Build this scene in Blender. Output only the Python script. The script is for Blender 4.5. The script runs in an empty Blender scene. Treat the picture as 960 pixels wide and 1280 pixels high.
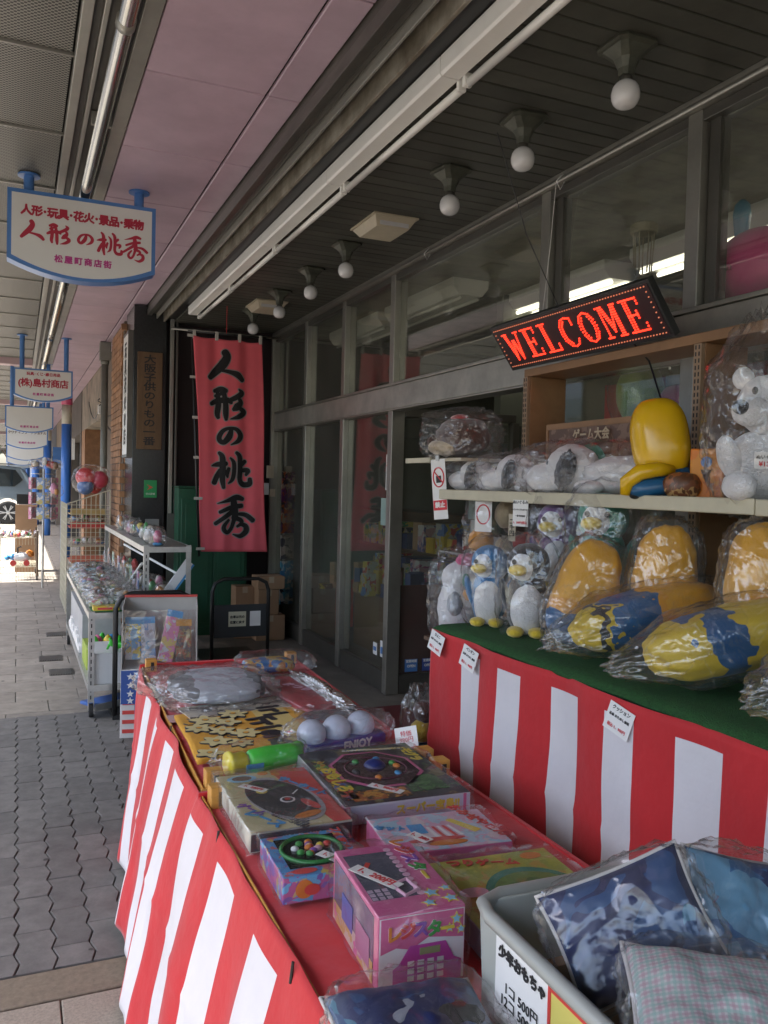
import bpy, bmesh, math, random
from mathutils import Vector, Matrix, noise
R=math.radians; PI=math.pi
SC=bpy.context.scene; COL=SC.collection
rnd=random.Random(7)
# ---------------------------------------------------------------- camera
def make_camera():
    yaw,pitch,roll=R(23.63),R(1.78),R(1.40)
    cy,sy,cp,sp=math.cos(yaw),math.sin(yaw),math.cos(pitch),math.sin(pitch)
    fw=Vector((sy*cp,cy*cp,-sp)); r=Vector((cy,-sy,0)); u=r.cross(fw)
    r2=r*math.cos(roll)+u*math.sin(roll); u2=u*math.cos(roll)-r*math.sin(roll)
    cd=bpy.data.cameras.new('camera'); cam=bpy.data.objects.new('camera',cd); COL.objects.link(cam)
    m=Matrix((( r2.x,u2.x,-fw.x,0),(r2.y,u2.y,-fw.y,0),(r2.z,u2.z,-fw.z,1.5),(0,0,0,1)))
    cam.matrix_world=m
    cd.sensor_fit='HORIZONTAL'; cd.sensor_width=36; cd.lens=36*1050/960
    cd.clip_start=.05; cd.clip_end=2000
    SC.camera=cam
make_camera()
# ---------------------------------------------------------------- sky, sun, exposure
SUN_EL,SUN_AZ=R(60),R(-85)      # azimuth measured from +y towards +x
w=bpy.data.worlds.new('World'); SC.world=w; w.use_nodes=True
nt=w.node_tree; bg=nt.nodes['Background']
sky=nt.nodes.new('ShaderNodeTexSky'); sky.sky_type='NISHITA'; sky.sun_disc=False
sky.sun_elevation=SUN_EL; sky.sun_rotation=SUN_AZ; sky.dust_density=3.3; sky.air_density=1.0
nt.links.new(sky.outputs[0],bg.inputs[0]); bg.inputs[1].default_value=0.15
sl=bpy.data.lights.new('sun','SUN'); so=bpy.data.objects.new('sun',sl); COL.objects.link(so)
sl.energy=3.5; sl.angle=R(.5); sl.color=(1,.95,.88)
sd=Vector((math.sin(SUN_AZ)*math.cos(SUN_EL),math.cos(SUN_AZ)*math.cos(SUN_EL),math.sin(SUN_EL)))
so.rotation_euler=sd.to_track_quat('Z','Y').to_euler(); so.location=(0,0,30)
SC.view_settings.view_transform='Standard'; SC.view_settings.look='None'
SC.view_settings.exposure=2.36; SC.view_settings.gamma=1; SC.view_settings.use_curve_mapping=False
SC.cycles.max_bounces=10; SC.cycles.diffuse_bounces=5; SC.cycles.glossy_bounces=4
SC.cycles.transparent_max_bounces=24; SC.cycles.transmission_bounces=6
SC.cycles.use_denoising=True; SC.cycles.caustics_reflective=False; SC.cycles.caustics_refractive=False
SC.cycles.sample_clamp_indirect=4

# ================================================================ materials
MC={}
def nmat(name):
    m=bpy.data.materials.new(name); m.use_nodes=True
    return m,m.node_tree,m.node_tree.nodes['Principled BSDF']
def N(nt,t,**k):
    n=nt.nodes.new(t)
    for a,b in k.items(): setattr(n,a,b)
    return n
def c4(c): return (c[0],c[1],c[2],1)
def add_bump(nt,p,scale,strength,dist=.01,coord='Object',detail=3,stretch=None):
    tc=N(nt,'ShaderNodeTexCoord'); nz=N(nt,'ShaderNodeTexNoise'); nz.inputs['Scale'].default_value=scale; nz.inputs['Detail'].default_value=detail
    src=tc.outputs[coord]
    if stretch:
        mp=N(nt,'ShaderNodeMapping'); mp.inputs['Scale'].default_value=stretch; nt.links.new(src,mp.inputs[0]); src=mp.outputs[0]
    nt.links.new(src,nz.inputs['Vector'])
    b=N(nt,'ShaderNodeBump'); b.inputs['Strength'].default_value=strength; b.inputs['Distance'].default_value=dist
    nt.links.new(nz.outputs[0],b.inputs['Height']); nt.links.new(b.outputs[0],p.inputs['Normal'])
def mat(name,col,rough=.6,metal=0,var=.12,scale=6,bump=0,bscale=60,bdist=.004,spec=.5,sheen=0,trans=0,emit=None,stretch=None,coord='Object',alt=None,ovar=0):
    if name in MC: return MC[name]
    m,nt,p=nmat(name)
    p.inputs['Roughness'].default_value=rough; p.inputs['Metallic'].default_value=metal
    p.inputs['Specular IOR Level'].default_value=spec; p.inputs['Sheen Weight'].default_value=sheen
    p.inputs['Transmission Weight'].default_value=trans
    if var>0:
        tc=N(nt,'ShaderNodeTexCoord'); nz=N(nt,'ShaderNodeTexNoise'); nz.inputs['Scale'].default_value=scale; nz.inputs['Detail'].default_value=6; nz.inputs['Roughness'].default_value=.65
        mp=N(nt,'ShaderNodeMapping')
        if stretch: mp.inputs['Scale'].default_value=stretch
        oi=N(nt,'ShaderNodeObjectInfo'); nt.links.new(tc.outputs[coord],mp.inputs[0]); 
        ad=N(nt,'ShaderNodeVectorMath'); ml=N(nt,'ShaderNodeMath',operation='MULTIPLY'); ml.inputs[1].default_value=37
        nt.links.new(oi.outputs['Random'],ml.inputs[0]); nt.links.new(mp.outputs[0],ad.inputs[0]); nt.links.new(ml.outputs[0],ad.inputs[1]); nt.links.new(ad.outputs[0],nz.inputs['Vector'])
        cr=N(nt,'ShaderNodeValToRGB'); cr.color_ramp.elements[0].position=.3; cr.color_ramp.elements[1].position=.72
        a=[max(0,x*(1-var)) for x in col]; b=[min(1,x*(1+var)) for x in col]
        if alt: a=list(alt)
        cr.color_ramp.elements[0].color=c4(a); cr.color_ramp.elements[1].color=c4(b)
        nt.links.new(nz.outputs[0],cr.inputs[0])
        if ovar:
            mr=N(nt,'ShaderNodeMapRange'); mr.inputs[3].default_value=1-ovar; mr.inputs[4].default_value=1+ovar; nt.links.new(oi.outputs['Random'],mr.inputs[0])
            sc_=N(nt,'ShaderNodeVectorMath',operation='SCALE'); nt.links.new(cr.outputs[0],sc_.inputs[0]); nt.links.new(mr.outputs[0],sc_.inputs['Scale']); nt.links.new(sc_.outputs[0],p.inputs['Base Color'])
        else: nt.links.new(cr.outputs[0],p.inputs['Base Color'])
    else: p.inputs['Base Color'].default_value=c4(col)
    if emit:
        p.inputs['Emission Color'].default_value=c4(emit[0]); p.inputs['Emission Strength'].default_value=emit[1]
    if bump: add_bump(nt,p,bscale,bump,bdist,coord)
    MC[name]=m; return m
def pmat(name,palette,scale=20,rough=.35,distort=.35,seed=0,coord='Object',var=True,flat=None):
    """printed packaging: irregular patches of a colour palette"""
    if name in MC: return MC[name]
    m,nt,p=nmat(name); p.inputs['Roughness'].default_value=rough
    tc=N(nt,'ShaderNodeTexCoord'); mp=N(nt,'ShaderNodeMapping'); mp.inputs['Location'].default_value=(seed*3.1,seed*1.7,seed*.9)
    if flat: mp.inputs['Scale'].default_value=flat
    nt.links.new(tc.outputs[coord],mp.inputs[0])
    nz=N(nt,'ShaderNodeTexNoise'); nz.inputs['Scale'].default_value=scale*.8; nz.inputs['Detail'].default_value=2; nt.links.new(mp.outputs[0],nz.inputs['Vector'])
    mx=N(nt,'ShaderNodeVectorMath',operation='SCALE'); mx.inputs['Scale'].default_value=distort/scale*4
    sb=N(nt,'ShaderNodeVectorMath',operation='SUBTRACT'); sb.inputs[1].default_value=(.5,.5,.5)
    nt.links.new(nz.outputs['Color'],sb.inputs[0]); nt.links.new(sb.outputs[0],mx.inputs[0])
    ad=N(nt,'ShaderNodeVectorMath'); nt.links.new(mp.outputs[0],ad.inputs[0]); nt.links.new(mx.outputs[0],ad.inputs[1])
    vo=N(nt,'ShaderNodeTexVoronoi'); vo.inputs['Scale'].default_value=scale; nt.links.new(ad.outputs[0],vo.inputs['Vector'])
    sp=N(nt,'ShaderNodeSeparateColor'); nt.links.new(vo.outputs['Color'],sp.inputs[0])
    cr=N(nt,'ShaderNodeValToRGB'); cr.color_ramp.interpolation='CONSTANT'; el=cr.color_ramp.elements
    n=len(palette)
    el[0].position=0; el[0].color=c4(palette[0]); el[1].position=1/n; el[1].color=c4(palette[1])
    for i in range(2,n):
        e=el.new(i/n); e.color=c4(palette[i])
    nt.links.new(sp.outputs[0],cr.inputs[0])
    # a second, finer layer
    vo2=N(nt,'ShaderNodeTexVoronoi'); vo2.inputs['Scale'].default_value=scale*2.7; nt.links.new(ad.outputs[0],vo2.inputs['Vector'])
    sp2=N(nt,'ShaderNodeSeparateColor'); nt.links.new(vo2.outputs['Color'],sp2.inputs[0])
    gt=N(nt,'ShaderNodeMath',operation='GREATER_THAN'); gt.inputs[1].default_value=.7; nt.links.new(sp2.outputs[1],gt.inputs[0])
    cr2=N(nt,'ShaderNodeValToRGB'); cr2.color_ramp.interpolation='CONSTANT'
    cr2.color_ramp.elements[0].color=c4(palette[-1]); cr2.color_ramp.elements[1].position=.5; cr2.color_ramp.elements[1].color=c4(palette[1])
    nt.links.new(sp2.outputs[0],cr2.inputs[0])
    mi=N(nt,'ShaderNodeMix',data_type='RGBA'); nt.links.new(gt.outputs[0],mi.inputs[0]); nt.links.new(cr.outputs[0],mi.inputs[6]); nt.links.new(cr2.outputs[0],mi.inputs[7])
    nt.links.new(mi.outputs[2],p.inputs['Base Color'])
    MC[name]=m; return m
def bandmat(name,axis,stops,rough=.8,nscale=8,namp=.03,bump=.3,bscale=30,sheen=.3):
    """hard edged colour areas along an object axis, edges wandering with noise. stops: (position, colour)"""
    if name in MC: return MC[name]
    m,nt,p=nmat(name); p.inputs['Roughness'].default_value=rough; p.inputs['Sheen Weight'].default_value=sheen
    tc=N(nt,'ShaderNodeTexCoord'); sx=N(nt,'ShaderNodeSeparateXYZ'); nt.links.new(tc.outputs['Object'],sx.inputs[0])
    nz=N(nt,'ShaderNodeTexNoise'); nz.inputs['Scale'].default_value=nscale; nz.inputs['Detail'].default_value=1.5; nt.links.new(tc.outputs['Object'],nz.inputs['Vector'])
    ma=N(nt,'ShaderNodeMath',operation='MULTIPLY_ADD'); ma.inputs[1].default_value=namp*2; nt.links.new(nz.outputs[0],ma.inputs[0]); nt.links.new(sx.outputs['xyz'.index(axis)],ma.inputs[2])
    mr=N(nt,'ShaderNodeMapRange'); lo=stops[0][0]; hi=stops[-1][0]+.001; mr.inputs[1].default_value=lo; mr.inputs[2].default_value=hi
    sb=N(nt,'ShaderNodeMath',operation='SUBTRACT'); sb.inputs[1].default_value=namp; nt.links.new(ma.outputs[0],sb.inputs[0]); nt.links.new(sb.outputs[0],mr.inputs[0])
    cr=N(nt,'ShaderNodeValToRGB'); cr.color_ramp.interpolation='CONSTANT'; el=cr.color_ramp.elements
    for i,(s,c) in enumerate(stops):
        t=min(1,(s-lo)/(hi-lo)); e=el[0] if i==0 else (el[1] if i==1 else el.new(t))
        e.position=t; e.color=c4(c)
    nt.links.new(mr.outputs[0],cr.inputs[0]); nt.links.new(cr.outputs[0],p.inputs['Base Color'])
    if bump: add_bump(nt,p,bscale,bump,.006)
    MC[name]=m; return m
def ior_link(nt,fr,ior):
    g=N(nt,'ShaderNodeNewGeometry'); m=N(nt,'ShaderNodeMapRange'); m.inputs[3].default_value=ior; m.inputs[4].default_value=1/ior
    nt.links.new(g.outputs['Backfacing'],m.inputs[0]); nt.links.new(m.outputs[0],fr.inputs['IOR'])
def filmmat(name,tint=(1,1,1),amount=.22,milk=.05,bscale=14,bstr=.6,rough=.13,crease=.5):
    m=bpy.data.materials.new(name); m.use_nodes=True; nt=m.node_tree; nt.nodes.clear()
    out=N(nt,'ShaderNodeOutputMaterial'); tr=N(nt,'ShaderNodeBsdfTransparent'); tr.inputs[0].default_value=c4(tint)
    gl=N(nt,'ShaderNodeBsdfGlossy'); gl.inputs['Roughness'].default_value=rough
    df=N(nt,'ShaderNodeBsdfDiffuse'); df.inputs[0].default_value=(.85,.85,.86,1)
    tc=N(nt,'ShaderNodeTexCoord'); nz=N(nt,'ShaderNodeTexNoise'); nz.inputs['Scale'].default_value=bscale; nz.inputs['Detail'].default_value=3; nz.inputs['Distortion'].default_value=.8
    nt.links.new(tc.outputs['Object'],nz.inputs['Vector'])
    # folds: cell borders of a warped voronoi pattern, sharp like creased film
    wv=N(nt,'ShaderNodeVectorMath',operation='MULTIPLY_ADD'); wv.inputs[1].default_value=(1.2/bscale,)*3; nt.links.new(nz.outputs['Color'],wv.inputs[0]); nt.links.new(tc.outputs['Object'],wv.inputs[2])
    vo=N(nt,'ShaderNodeTexVoronoi',feature='DISTANCE_TO_EDGE'); vo.inputs['Scale'].default_value=bscale*1.1; nt.links.new(wv.outputs[0],vo.inputs['Vector'])
    vo2=N(nt,'ShaderNodeTexVoronoi'); vo2.inputs['Scale'].default_value=bscale*1.1; nt.links.new(wv.outputs[0],vo2.inputs['Vector'])
    su=N(nt,'ShaderNodeMath',operation='MULTIPLY_ADD'); su.inputs[1].default_value=.9; nt.links.new(vo2.outputs['Distance'],su.inputs[0]); nt.links.new(nz.outputs[0],su.inputs[2])
    b=N(nt,'ShaderNodeBump'); b.inputs['Strength'].default_value=bstr; b.inputs['Distance'].default_value=.25/bscale; nt.links.new(su.outputs[0],b.inputs['Height'])
    for n in (gl,df): nt.links.new(b.outputs[0],n.inputs['Normal'])
    fr=N(nt,'ShaderNodeFresnel'); ior_link(nt,fr,1.45); nt.links.new(b.outputs[0],fr.inputs['Normal'])
    m1=N(nt,'ShaderNodeMath',operation='MULTIPLY_ADD'); m1.inputs[1].default_value=amount*2.5; m1.inputs[2].default_value=amount*.28; m1.use_clamp=True
    nt.links.new(fr.outputs[0],m1.inputs[0])
    mn=N(nt,'ShaderNodeMath',operation='MINIMUM'); mn.inputs[1].default_value=.42; nt.links.new(m1.outputs[0],mn.inputs[0])
    a=N(nt,'ShaderNodeMixShader'); nt.links.new(mn.outputs[0],a.inputs[0]); nt.links.new(tr.outputs[0],a.inputs[1]); nt.links.new(gl.outputs[0],a.inputs[2])
    # creases scatter a little light
    mr=N(nt,'ShaderNodeMapRange'); mr.inputs[1].default_value=0; mr.inputs[2].default_value=.035; mr.inputs[3].default_value=crease; mr.inputs[4].default_value=0; nt.links.new(vo.outputs['Distance'],mr.inputs[0])
    n3=N(nt,'ShaderNodeTexNoise'); n3.inputs['Scale'].default_value=bscale*.6; nt.links.new(tc.outputs['Object'],n3.inputs['Vector'])
    r3=N(nt,'ShaderNodeMapRange'); r3.inputs[1].default_value=.45; r3.inputs[2].default_value=.7; nt.links.new(n3.outputs[0],r3.inputs[0])
    mm=N(nt,'ShaderNodeMath',operation='MULTIPLY_ADD'); mm.inputs[2].default_value=milk; nt.links.new(mr.outputs[0],mm.inputs[0]); nt.links.new(r3.outputs[0],mm.inputs[1])
    c=N(nt,'ShaderNodeMixShader'); nt.links.new(mm.outputs[0],c.inputs[0]); nt.links.new(a.outputs[0],c.inputs[1]); nt.links.new(df.outputs[0],c.inputs[2])
    nt.links.new(c.outputs[0],out.inputs[0]); MC[name]=m; return m
def glassmat(name,tint=(.90,.91,.87),refl=1.0):
    m=bpy.data.materials.new(name); m.use_nodes=True; nt=m.node_tree; nt.nodes.clear()
    out=N(nt,'ShaderNodeOutputMaterial'); tr=N(nt,'ShaderNodeBsdfTransparent'); tr.inputs[0].default_value=c4(tint)
    gl=N(nt,'ShaderNodeBsdfGlossy'); gl.inputs['Roughness'].default_value=.015; gl.inputs[0].default_value=(.9,.93,.9,1)
    fr=N(nt,'ShaderNodeFresnel'); ior_link(nt,fr,1.7)
    m1=N(nt,'ShaderNodeMath',operation='MULTIPLY'); m1.inputs[1].default_value=refl; m1.use_clamp=True; nt.links.new(fr.outputs[0],m1.inputs[0])
    a=N(nt,'ShaderNodeMixShader'); nt.links.new(m1.outputs[0],a.inputs[0]); nt.links.new(tr.outputs[0],a.inputs[1]); nt.links.new(gl.outputs[0],a.inputs[2])
    # a thin film of dust, its pale tone raised to stand for reflections
    df=N(nt,'ShaderNodeBsdfDiffuse'); df.inputs[0].default_value=(.5,.5,.46,1)
    tc=N(nt,'ShaderNodeTexCoord'); nz=N(nt,'ShaderNodeTexNoise'); nz.inputs['Scale'].default_value=3; nz.inputs['Detail'].default_value=6; nt.links.new(tc.outputs['Object'],nz.inputs['Vector'])
    mm=N(nt,'ShaderNodeMath',operation='MULTIPLY'); mm.inputs[1].default_value=.10; nt.links.new(nz.outputs[0],mm.inputs[0])
    c=N(nt,'ShaderNodeMixShader'); nt.links.new(mm.outputs[0],c.inputs[0]); nt.links.new(a.outputs[0],c.inputs[1]); nt.links.new(df.outputs[0],c.inputs[2])
    nt.links.new(c.outputs[0],out.inputs[0]); MC[name]=m; return m

alu=mat('aluminium',(.34,.33,.29),.38,.75,.18,3,.12,40)
alu_dk=mat('aluminium dark',(.12,.115,.10),.4,.6,.2,4)
steel=mat('galvanised steel',(.50,.50,.48),.35,.7,.2,8)
chrome=mat('bright pipe metal',(.62,.60,.55),.18,.95,.1,3)
pinkp=mat('pink ceiling paint',(.52,.39,.47),.34,0,.16,2.2,.06,4,.02,ovar=.05)
soff=mat('dark soffit board',(.062,.062,.050),.5,0,.25,5,.1,30,ovar=.15)
black=mat('black paint',(.012,.012,.012),.45,0,.1,10)
blkrub=mat('black rubber',(.018,.018,.018),.7,0,.1,10)
white=mat('white paint',(.80,.80,.76),.4,0,.06,4)
paper=mat('paper white',(.80,.79,.76),.7,0,.04,8)
red_in=mat('red ink',(.62,.04,.05),.6,0,0)
blk_in=mat('black ink',(.02,.02,.02),.6,0,0)
redcl=mat('red cloth',(.56,.016,.020),.75,0,.12,3,.35,14,.012,sheen=.2)
whtcl=mat('white cloth',(.73,.70,.71),.75,0,.06,3,.35,14,.012,sheen=.2)
wood=mat('pine wood',(.42,.22,.085),.5,0,.22,6,.15,25,stretch=(6,1,1))
woodo=mat('ochre tray wood',(.55,.27,.05),.5,0,.22,9,.15,40,stretch=(1,4,4))
woodd=mat('dark wood',(.10,.05,.028),.45,0,.25,5)
card=mat('cardboard',(.34,.21,.12),.8,0,.12,4,.1,50)
green=mat('green metal cabinet',(.02,.105,.055),.4,0,.15,3)
turf=mat('artificial turf',(.02,.10,.022),.9,0,.35,90,.9,260,.01)
blue=mat('blue sign paint',(.08,.21,.50),.35,0,.1,5)
sgnw=mat('sign face white',(.70,.71,.68),.35,0,.04,2)
film=filmmat('clear film',(.985,.985,.985),.22,.022,6,.5,.13,.12)
filmh=filmmat('heavy clear film',(.98,.98,.975),.29,.028,7.5,.6,.14,.15)
filmt=filmmat('tight clear film',(.985,.985,.985),.18,.012,7,.25,.07,.08)
glass=glassmat('shop glass')
foil=mat('silver foil',(.8,.8,.8),.14,1,.05,5,1,45,.02)
brick_m=mat('brick',(.30,.155,.075),.75,0,.25,9,.3,60,ovar=.25)
mortar=mat('mortar',(.16,.13,.10),.9,0,.15,9)

# ================================================================ mesh helpers
class MB:
    def __init__(s): s.v=[]; s.f=[]; s.m=[]
    def quad(s,a,b,c,d,m=0):
        n=len(s.v); s.v+= [tuple(a),tuple(b),tuple(c),tuple(d)]; s.f.append((n,n+1,n+2,n+3)); s.m.append(m); return s
    def box(s,x0,y0,z0,x1,y1,z1,m=0,M=None):
        n=len(s.v); P=[(x0,y0,z0),(x1,y0,z0),(x1,y1,z0),(x0,y1,z0),(x0,y0,z1),(x1,y0,z1),(x1,y1,z1),(x0,y1,z1)]
        if M is not None: P=[tuple(M@Vector(p)) for p in P]
        s.v+=P
        for f in ((0,3,2,1),(4,5,6,7),(0,1,5,4),(1,2,6,5),(2,3,7,6),(3,0,4,7)): s.f.append(tuple(n+i for i in f)); s.m.append(m)
        return s
    def cbox(s,c,d,m=0,M=None): return s.box(c[0]-d[0]/2,c[1]-d[1]/2,c[2]-d[2]/2,c[0]+d[0]/2,c[1]+d[1]/2,c[2]+d[2]/2,m,M)
    def tube(s,pts,r,n=8,m=0,caps=True,closed=False):
        pts=[Vector(p) for p in pts]; L=len(pts); rr=r if isinstance(r,(list,tuple)) else [r]*L; b=len(s.v); up=None
        for i,p in enumerate(pts):
            if closed: t=(pts[(i+1)%L]-pts[i-1]).normalized()
            else: t=(pts[min(i+1,L-1)]-pts[max(i-1,0)]).normalized()
            if up is None:
                up=Vector((0,0,1)) if abs(t.z)<.9 else Vector((1,0,0))
            a=t.cross(up); 
            if a.length<1e-5: a=t.orthogonal()
            a.normalize(); up=a.cross(t).normalized()
            for k in range(n):
                an=2*PI*k/n; s.v.append(tuple(p+(a*math.cos(an)+up*math.sin(an))*rr[i]))
        for i in range(L if closed else L-1):
            j=(i+1)%L
            for k in range(n):
                s.f.append((b+i*n+k,b+i*n+(k+1)%n,b+j*n+(k+1)%n,b+j*n+k)); s.m.append(m)
        if caps and not closed:
            s.f.append(tuple(b+k for k in range(n))[::-1]); s.m.append(m); s.f.append(tuple(b+(L-1)*n+k for k in range(n))); s.m.append(m)
        return s
    def lathe(s,prof,n=24,m=0,c=(0,0,0)):
        b=len(s.v)
        for r,z in prof:
            for k in range(n):
                a=2*PI*k/n; s.v.append((c[0]+r*math.cos(a),c[1]+r*math.sin(a),c[2]+z))
        for i in range(len(prof)-1):
            for k in range(n):
                s.f.append((b+i*n+k,b+i*n+(k+1)%n,b+(i+1)*n+(k+1)%n,b+(i+1)*n+k)); s.m.append(m)
        s.f.append(tuple(b+k for k in range(n))[::-1]); s.m.append(m); s.f.append(tuple(b+(len(prof)-1)*n+k for k in range(n))); s.m.append(m)
        return s
    def grid(s,nu,nv,fn,mf=None,m=0,wrap=False):
        b=len(s.v)
        for j in range(nv+1):
            for i in range(nu+1): s.v.append(tuple(fn(i/nu,j/nv)))
        for j in range(nv):
            for i in range(nu):
                s.f.append((b+j*(nu+1)+i,b+j*(nu+1)+i+1,b+(j+1)*(nu+1)+i+1,b+(j+1)*(nu+1)+i)); s.m.append(mf((i+.5)/nu,(j+.5)/nv) if mf else m)
        return s
    def prism(s,poly,axis,a,b_,m=0):
        """poly in the two other axes (in xyz order), from a to b_ along axis"""
        n=len(poly); b=len(s.v)
        for q in (a,b_):
            for p in poly:
                s.v.append((q,p[0],p[1]) if axis=='x' else (p[0],q,p[1]) if axis=='y' else (p[0],p[1],q))
        s.f.append(tuple(b+i for i in range(n))); s.m.append(m); s.f.append(tuple(b+n+i for i in range(n))[::-1]); s.m.append(m)
        for i in range(n): s.f.append((b+i,b+n+i,b+n+(i+1)%n,b+(i+1)%n)); s.m.append(m)
        return s
    def mesh(s,name,mats,smooth=False,fix=True):
        me=bpy.data.meshes.new(name); me.from_pydata(s.v,[],s.f)
        for q in (mats if isinstance(mats,(list,tuple)) else [mats]): me.materials.append(q)
        me.polygons.foreach_set('material_index',s.m)
        if smooth: me.polygons.foreach_set('use_smooth',[True]*len(s.f))
        if fix:
            bm=bmesh.new(); bm.from_mesh(me); bmesh.ops.recalc_face_normals(bm,faces=bm.faces); bm.to_mesh(me); bm.free()
        me.update(); return me
    def build(s,name,mats,parent=None,loc=(0,0,0),rot=(0,0,0),smooth=False,bevel=0,fix=True,solid=0):
        o=bpy.data.objects.new(name,s.mesh(name,mats,smooth,fix)); COL.objects.link(o); o.location=loc; o.rotation_euler=rot
        if parent: o.parent=parent
        if solid:
            md=o.modifiers.new('solid','SOLIDIFY'); md.thickness=solid; md.offset=0
        if bevel:
            md=o.modifiers.new('bevel','BEVEL'); md.width=bevel; md.segments=2; md.limit_method='ANGLE'
        return o
def tag(o,label=None,cat=None,group=None,kind=None):
    if label: o['label']=label
    if cat: o['category']=cat
    if group: o['group']=group
    if kind: o['kind']=kind
    return o
def thing(name,label,cat,loc=(0,0,0),rz=0,group=None,rot=None):
    o=bpy.data.objects.new(name,None); COL.objects.link(o); o.location=loc; o.rotation_euler=rot or (0,0,rz); o.empty_display_size=.05
    return tag(o,label,cat,group)
def inst(name,me,parent,loc=(0,0,0),rot=(0,0,0),scale=(1,1,1)):
    o=bpy.data.objects.new(name,me); COL.objects.link(o); o.parent=parent; o.location=loc; o.rotation_euler=rot; o.scale=scale; return o
def kids(o): return [c for c in bpy.data.objects if c.parent==o]
def dup(o,loc,rz=None,label=None,scale=None):
    def rec(a,par):
        c=a.copy(); COL.objects.link(c)
        if par: c.parent=par
        for ch in kids(a): rec(ch,c)
        return c
    r=rec(o,None); r.location=loc
    if rz is not None: r.rotation_euler=(0,0,rz)
    if scale: r.scale=scale if isinstance(scale,(tuple,list)) else (scale,)*3
    if label: r['label']=label
    return r
_tc={}
def text(name,s,size,material,parent,loc,rot=(0,0,0),bold=0,ext=.0004,align='CENTER',spacing=1,line=1,sx=1,shear=0):
    key=(s,size,bold,ext,align,spacing,line,shear,material.name)
    if key not in _tc:
        c=bpy.data.curves.new(name,'FONT'); c.body=s; c.size=size; c.align_x=align; c.align_y='CENTER'; c.extrude=ext
        c.resolution_u=2; c.space_character=spacing; c.space_line=line; c.shear=shear
        t=bpy.data.objects.new('tmp',c); COL.objects.link(t); bpy.context.view_layer.update()
        me=bpy.data.meshes.new_from_object(t.evaluated_get(bpy.context.evaluated_depsgraph_get()))
        bpy.data.objects.remove(t); bpy.data.curves.remove(c); 
        if bold>0 and len(me.vertices):
            vs=[tuple(v.co) for v in me.vertices]; fs=[tuple(q.vertices) for q in me.polygons]; V=[];F=[]
            bb=min(bold*1.6,size*.05)
            for q,(dx,dy) in enumerate(((0,0),(bb,0),(-bb,0),(0,bb),(0,-bb),(bb*.7,bb*.7),(-bb*.7,-bb*.7),(bb*.7,-bb*.7),(-bb*.7,bb*.7))):
                n=len(V); V+=[(x+dx,y+dy,z+q*.00003) for x,y,z in vs]; F+=[tuple(i+n for i in f) for f in fs]
            bpy.data.meshes.remove(me); me=bpy.data.meshes.new(name); me.from_pydata(V,[],F); me.update()
        me.materials.clear(); me.materials.append(material); _tc[key]=me
    return inst(name,_tc[key],parent,loc,rot,(sx,1,1))
def blob_mb(rad,seed=0,amp=.05,freq=3,pw=2.0,sub=4,fn=None):
    """superellipsoid with soft lumps"""
    bm=bmesh.new(); bmesh.ops.create_icosphere(bm,subdivisions=sub,radius=1)
    mb=MB(); off=Vector((seed*7.3,seed*3.1,seed*5.7))
    for v in bm.verts:
        d=v.co.normalized()
        k=(abs(d.x)**pw+abs(d.y)**pw+abs(d.z)**pw)**(-1/pw)
        q=d*k; nn=noise.fractal(q*freq+off,.8,2.0,3)
        q=q*(1+amp*nn); q=Vector((q.x*rad[0],q.y*rad[1],q.z*rad[2]))
        if fn: q=fn(q)
        mb.v.append(tuple(q))
    for f in bm.faces: mb.f.append(tuple(v.index for v in f.verts)); mb.m.append(0)
    bm.free(); return mb
def blob(name,m,parent,c,rad,seed=0,amp=.05,freq=3,pw=2.0,sub=3,rot=(0,0,0),fn=None):
    return blob_mb(rad,seed,amp,freq,pw,sub,fn).build(name,m,parent,c,rot,smooth=True,fix=False)
def ridged(p):
    return abs(noise.noise(p))*2
def pillow_mb(a,b,h,seed):
    off=Vector((seed*2.3,seed*1.1,4)); n=34; mb=MB()
    def P(u,v,sg):
        x,y=2*u-1,2*v-1; e=max(0,(1-abs(x)**3.2)*(1-abs(y)**3.2))**.55
        w_=.10*noise.noise(Vector((x*2,y*2,sg))*1.2+off)+.05*noise.noise(Vector((x*6,y*6,sg))+off)
        return (x*a*(1-.07*(1-y*y)),y*b*(1-.07*(1-x*x)),sg*h*e*(1+w_*2))
    mb.grid(n,n,lambda u,v:P(u,v,1)); mb.grid(n,n,lambda u,v:P(1-u,v,-1),m=1)
    edge=[(u/17,0) for u in range(17)]+[(1,v/17) for v in range(17)]+[(1-u/17,1) for u in range(17)]+[(0,1-v/17) for v in range(17)]
    return mb,[P(u,v,0) for u,v in edge]
def bag(parent,c,rad,seed=0,m=None,amp=.16,freq=2.6,pw=3.2,sub=5,rot=(0,0,0),neck=None,name='plastic_bag'):
    """crumpled clear bag: creased skin round the contents; neck = (axis, sign, length) pulls one end into flattened flap"""
    off=Vector((seed*3.7+1,seed*9.1,seed*1.3))
    def fn(q):
        u=Vector((q.x/rad[0],q.y/rad[1],q.z/rad[2]))
        a=ridged(u*freq+off); b=ridged(u*freq*2.7+off*2)
        c_=ridged(u*freq*6+off*3); s=1-amp*.5*(.5-a*.8)-amp*.4*(.4-b)-amp*.16*(.4-c_)
        q=Vector((q.x*s,q.y*s,q.z*s))
        if neck:
            ax,sg,ln=neck; i='xyz'.index(ax); t=u[i]*sg
            if t>.55:
                k=(t-.55)/.45; sc=1-.55*k
                for j in range(3):
                    if j!=i: q[j]*=sc
                q[i]+=sg*ln*k*(1+.5*noise.noise(u*5+off))
                q[(i+1)%3]+=ln*.25*k*noise.noise(off)
        return q
    return blob_mb(rad,seed,0,3,pw,sub,fn).build(name,m or film,parent,c,rot,smooth=True,fix=False)
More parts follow.
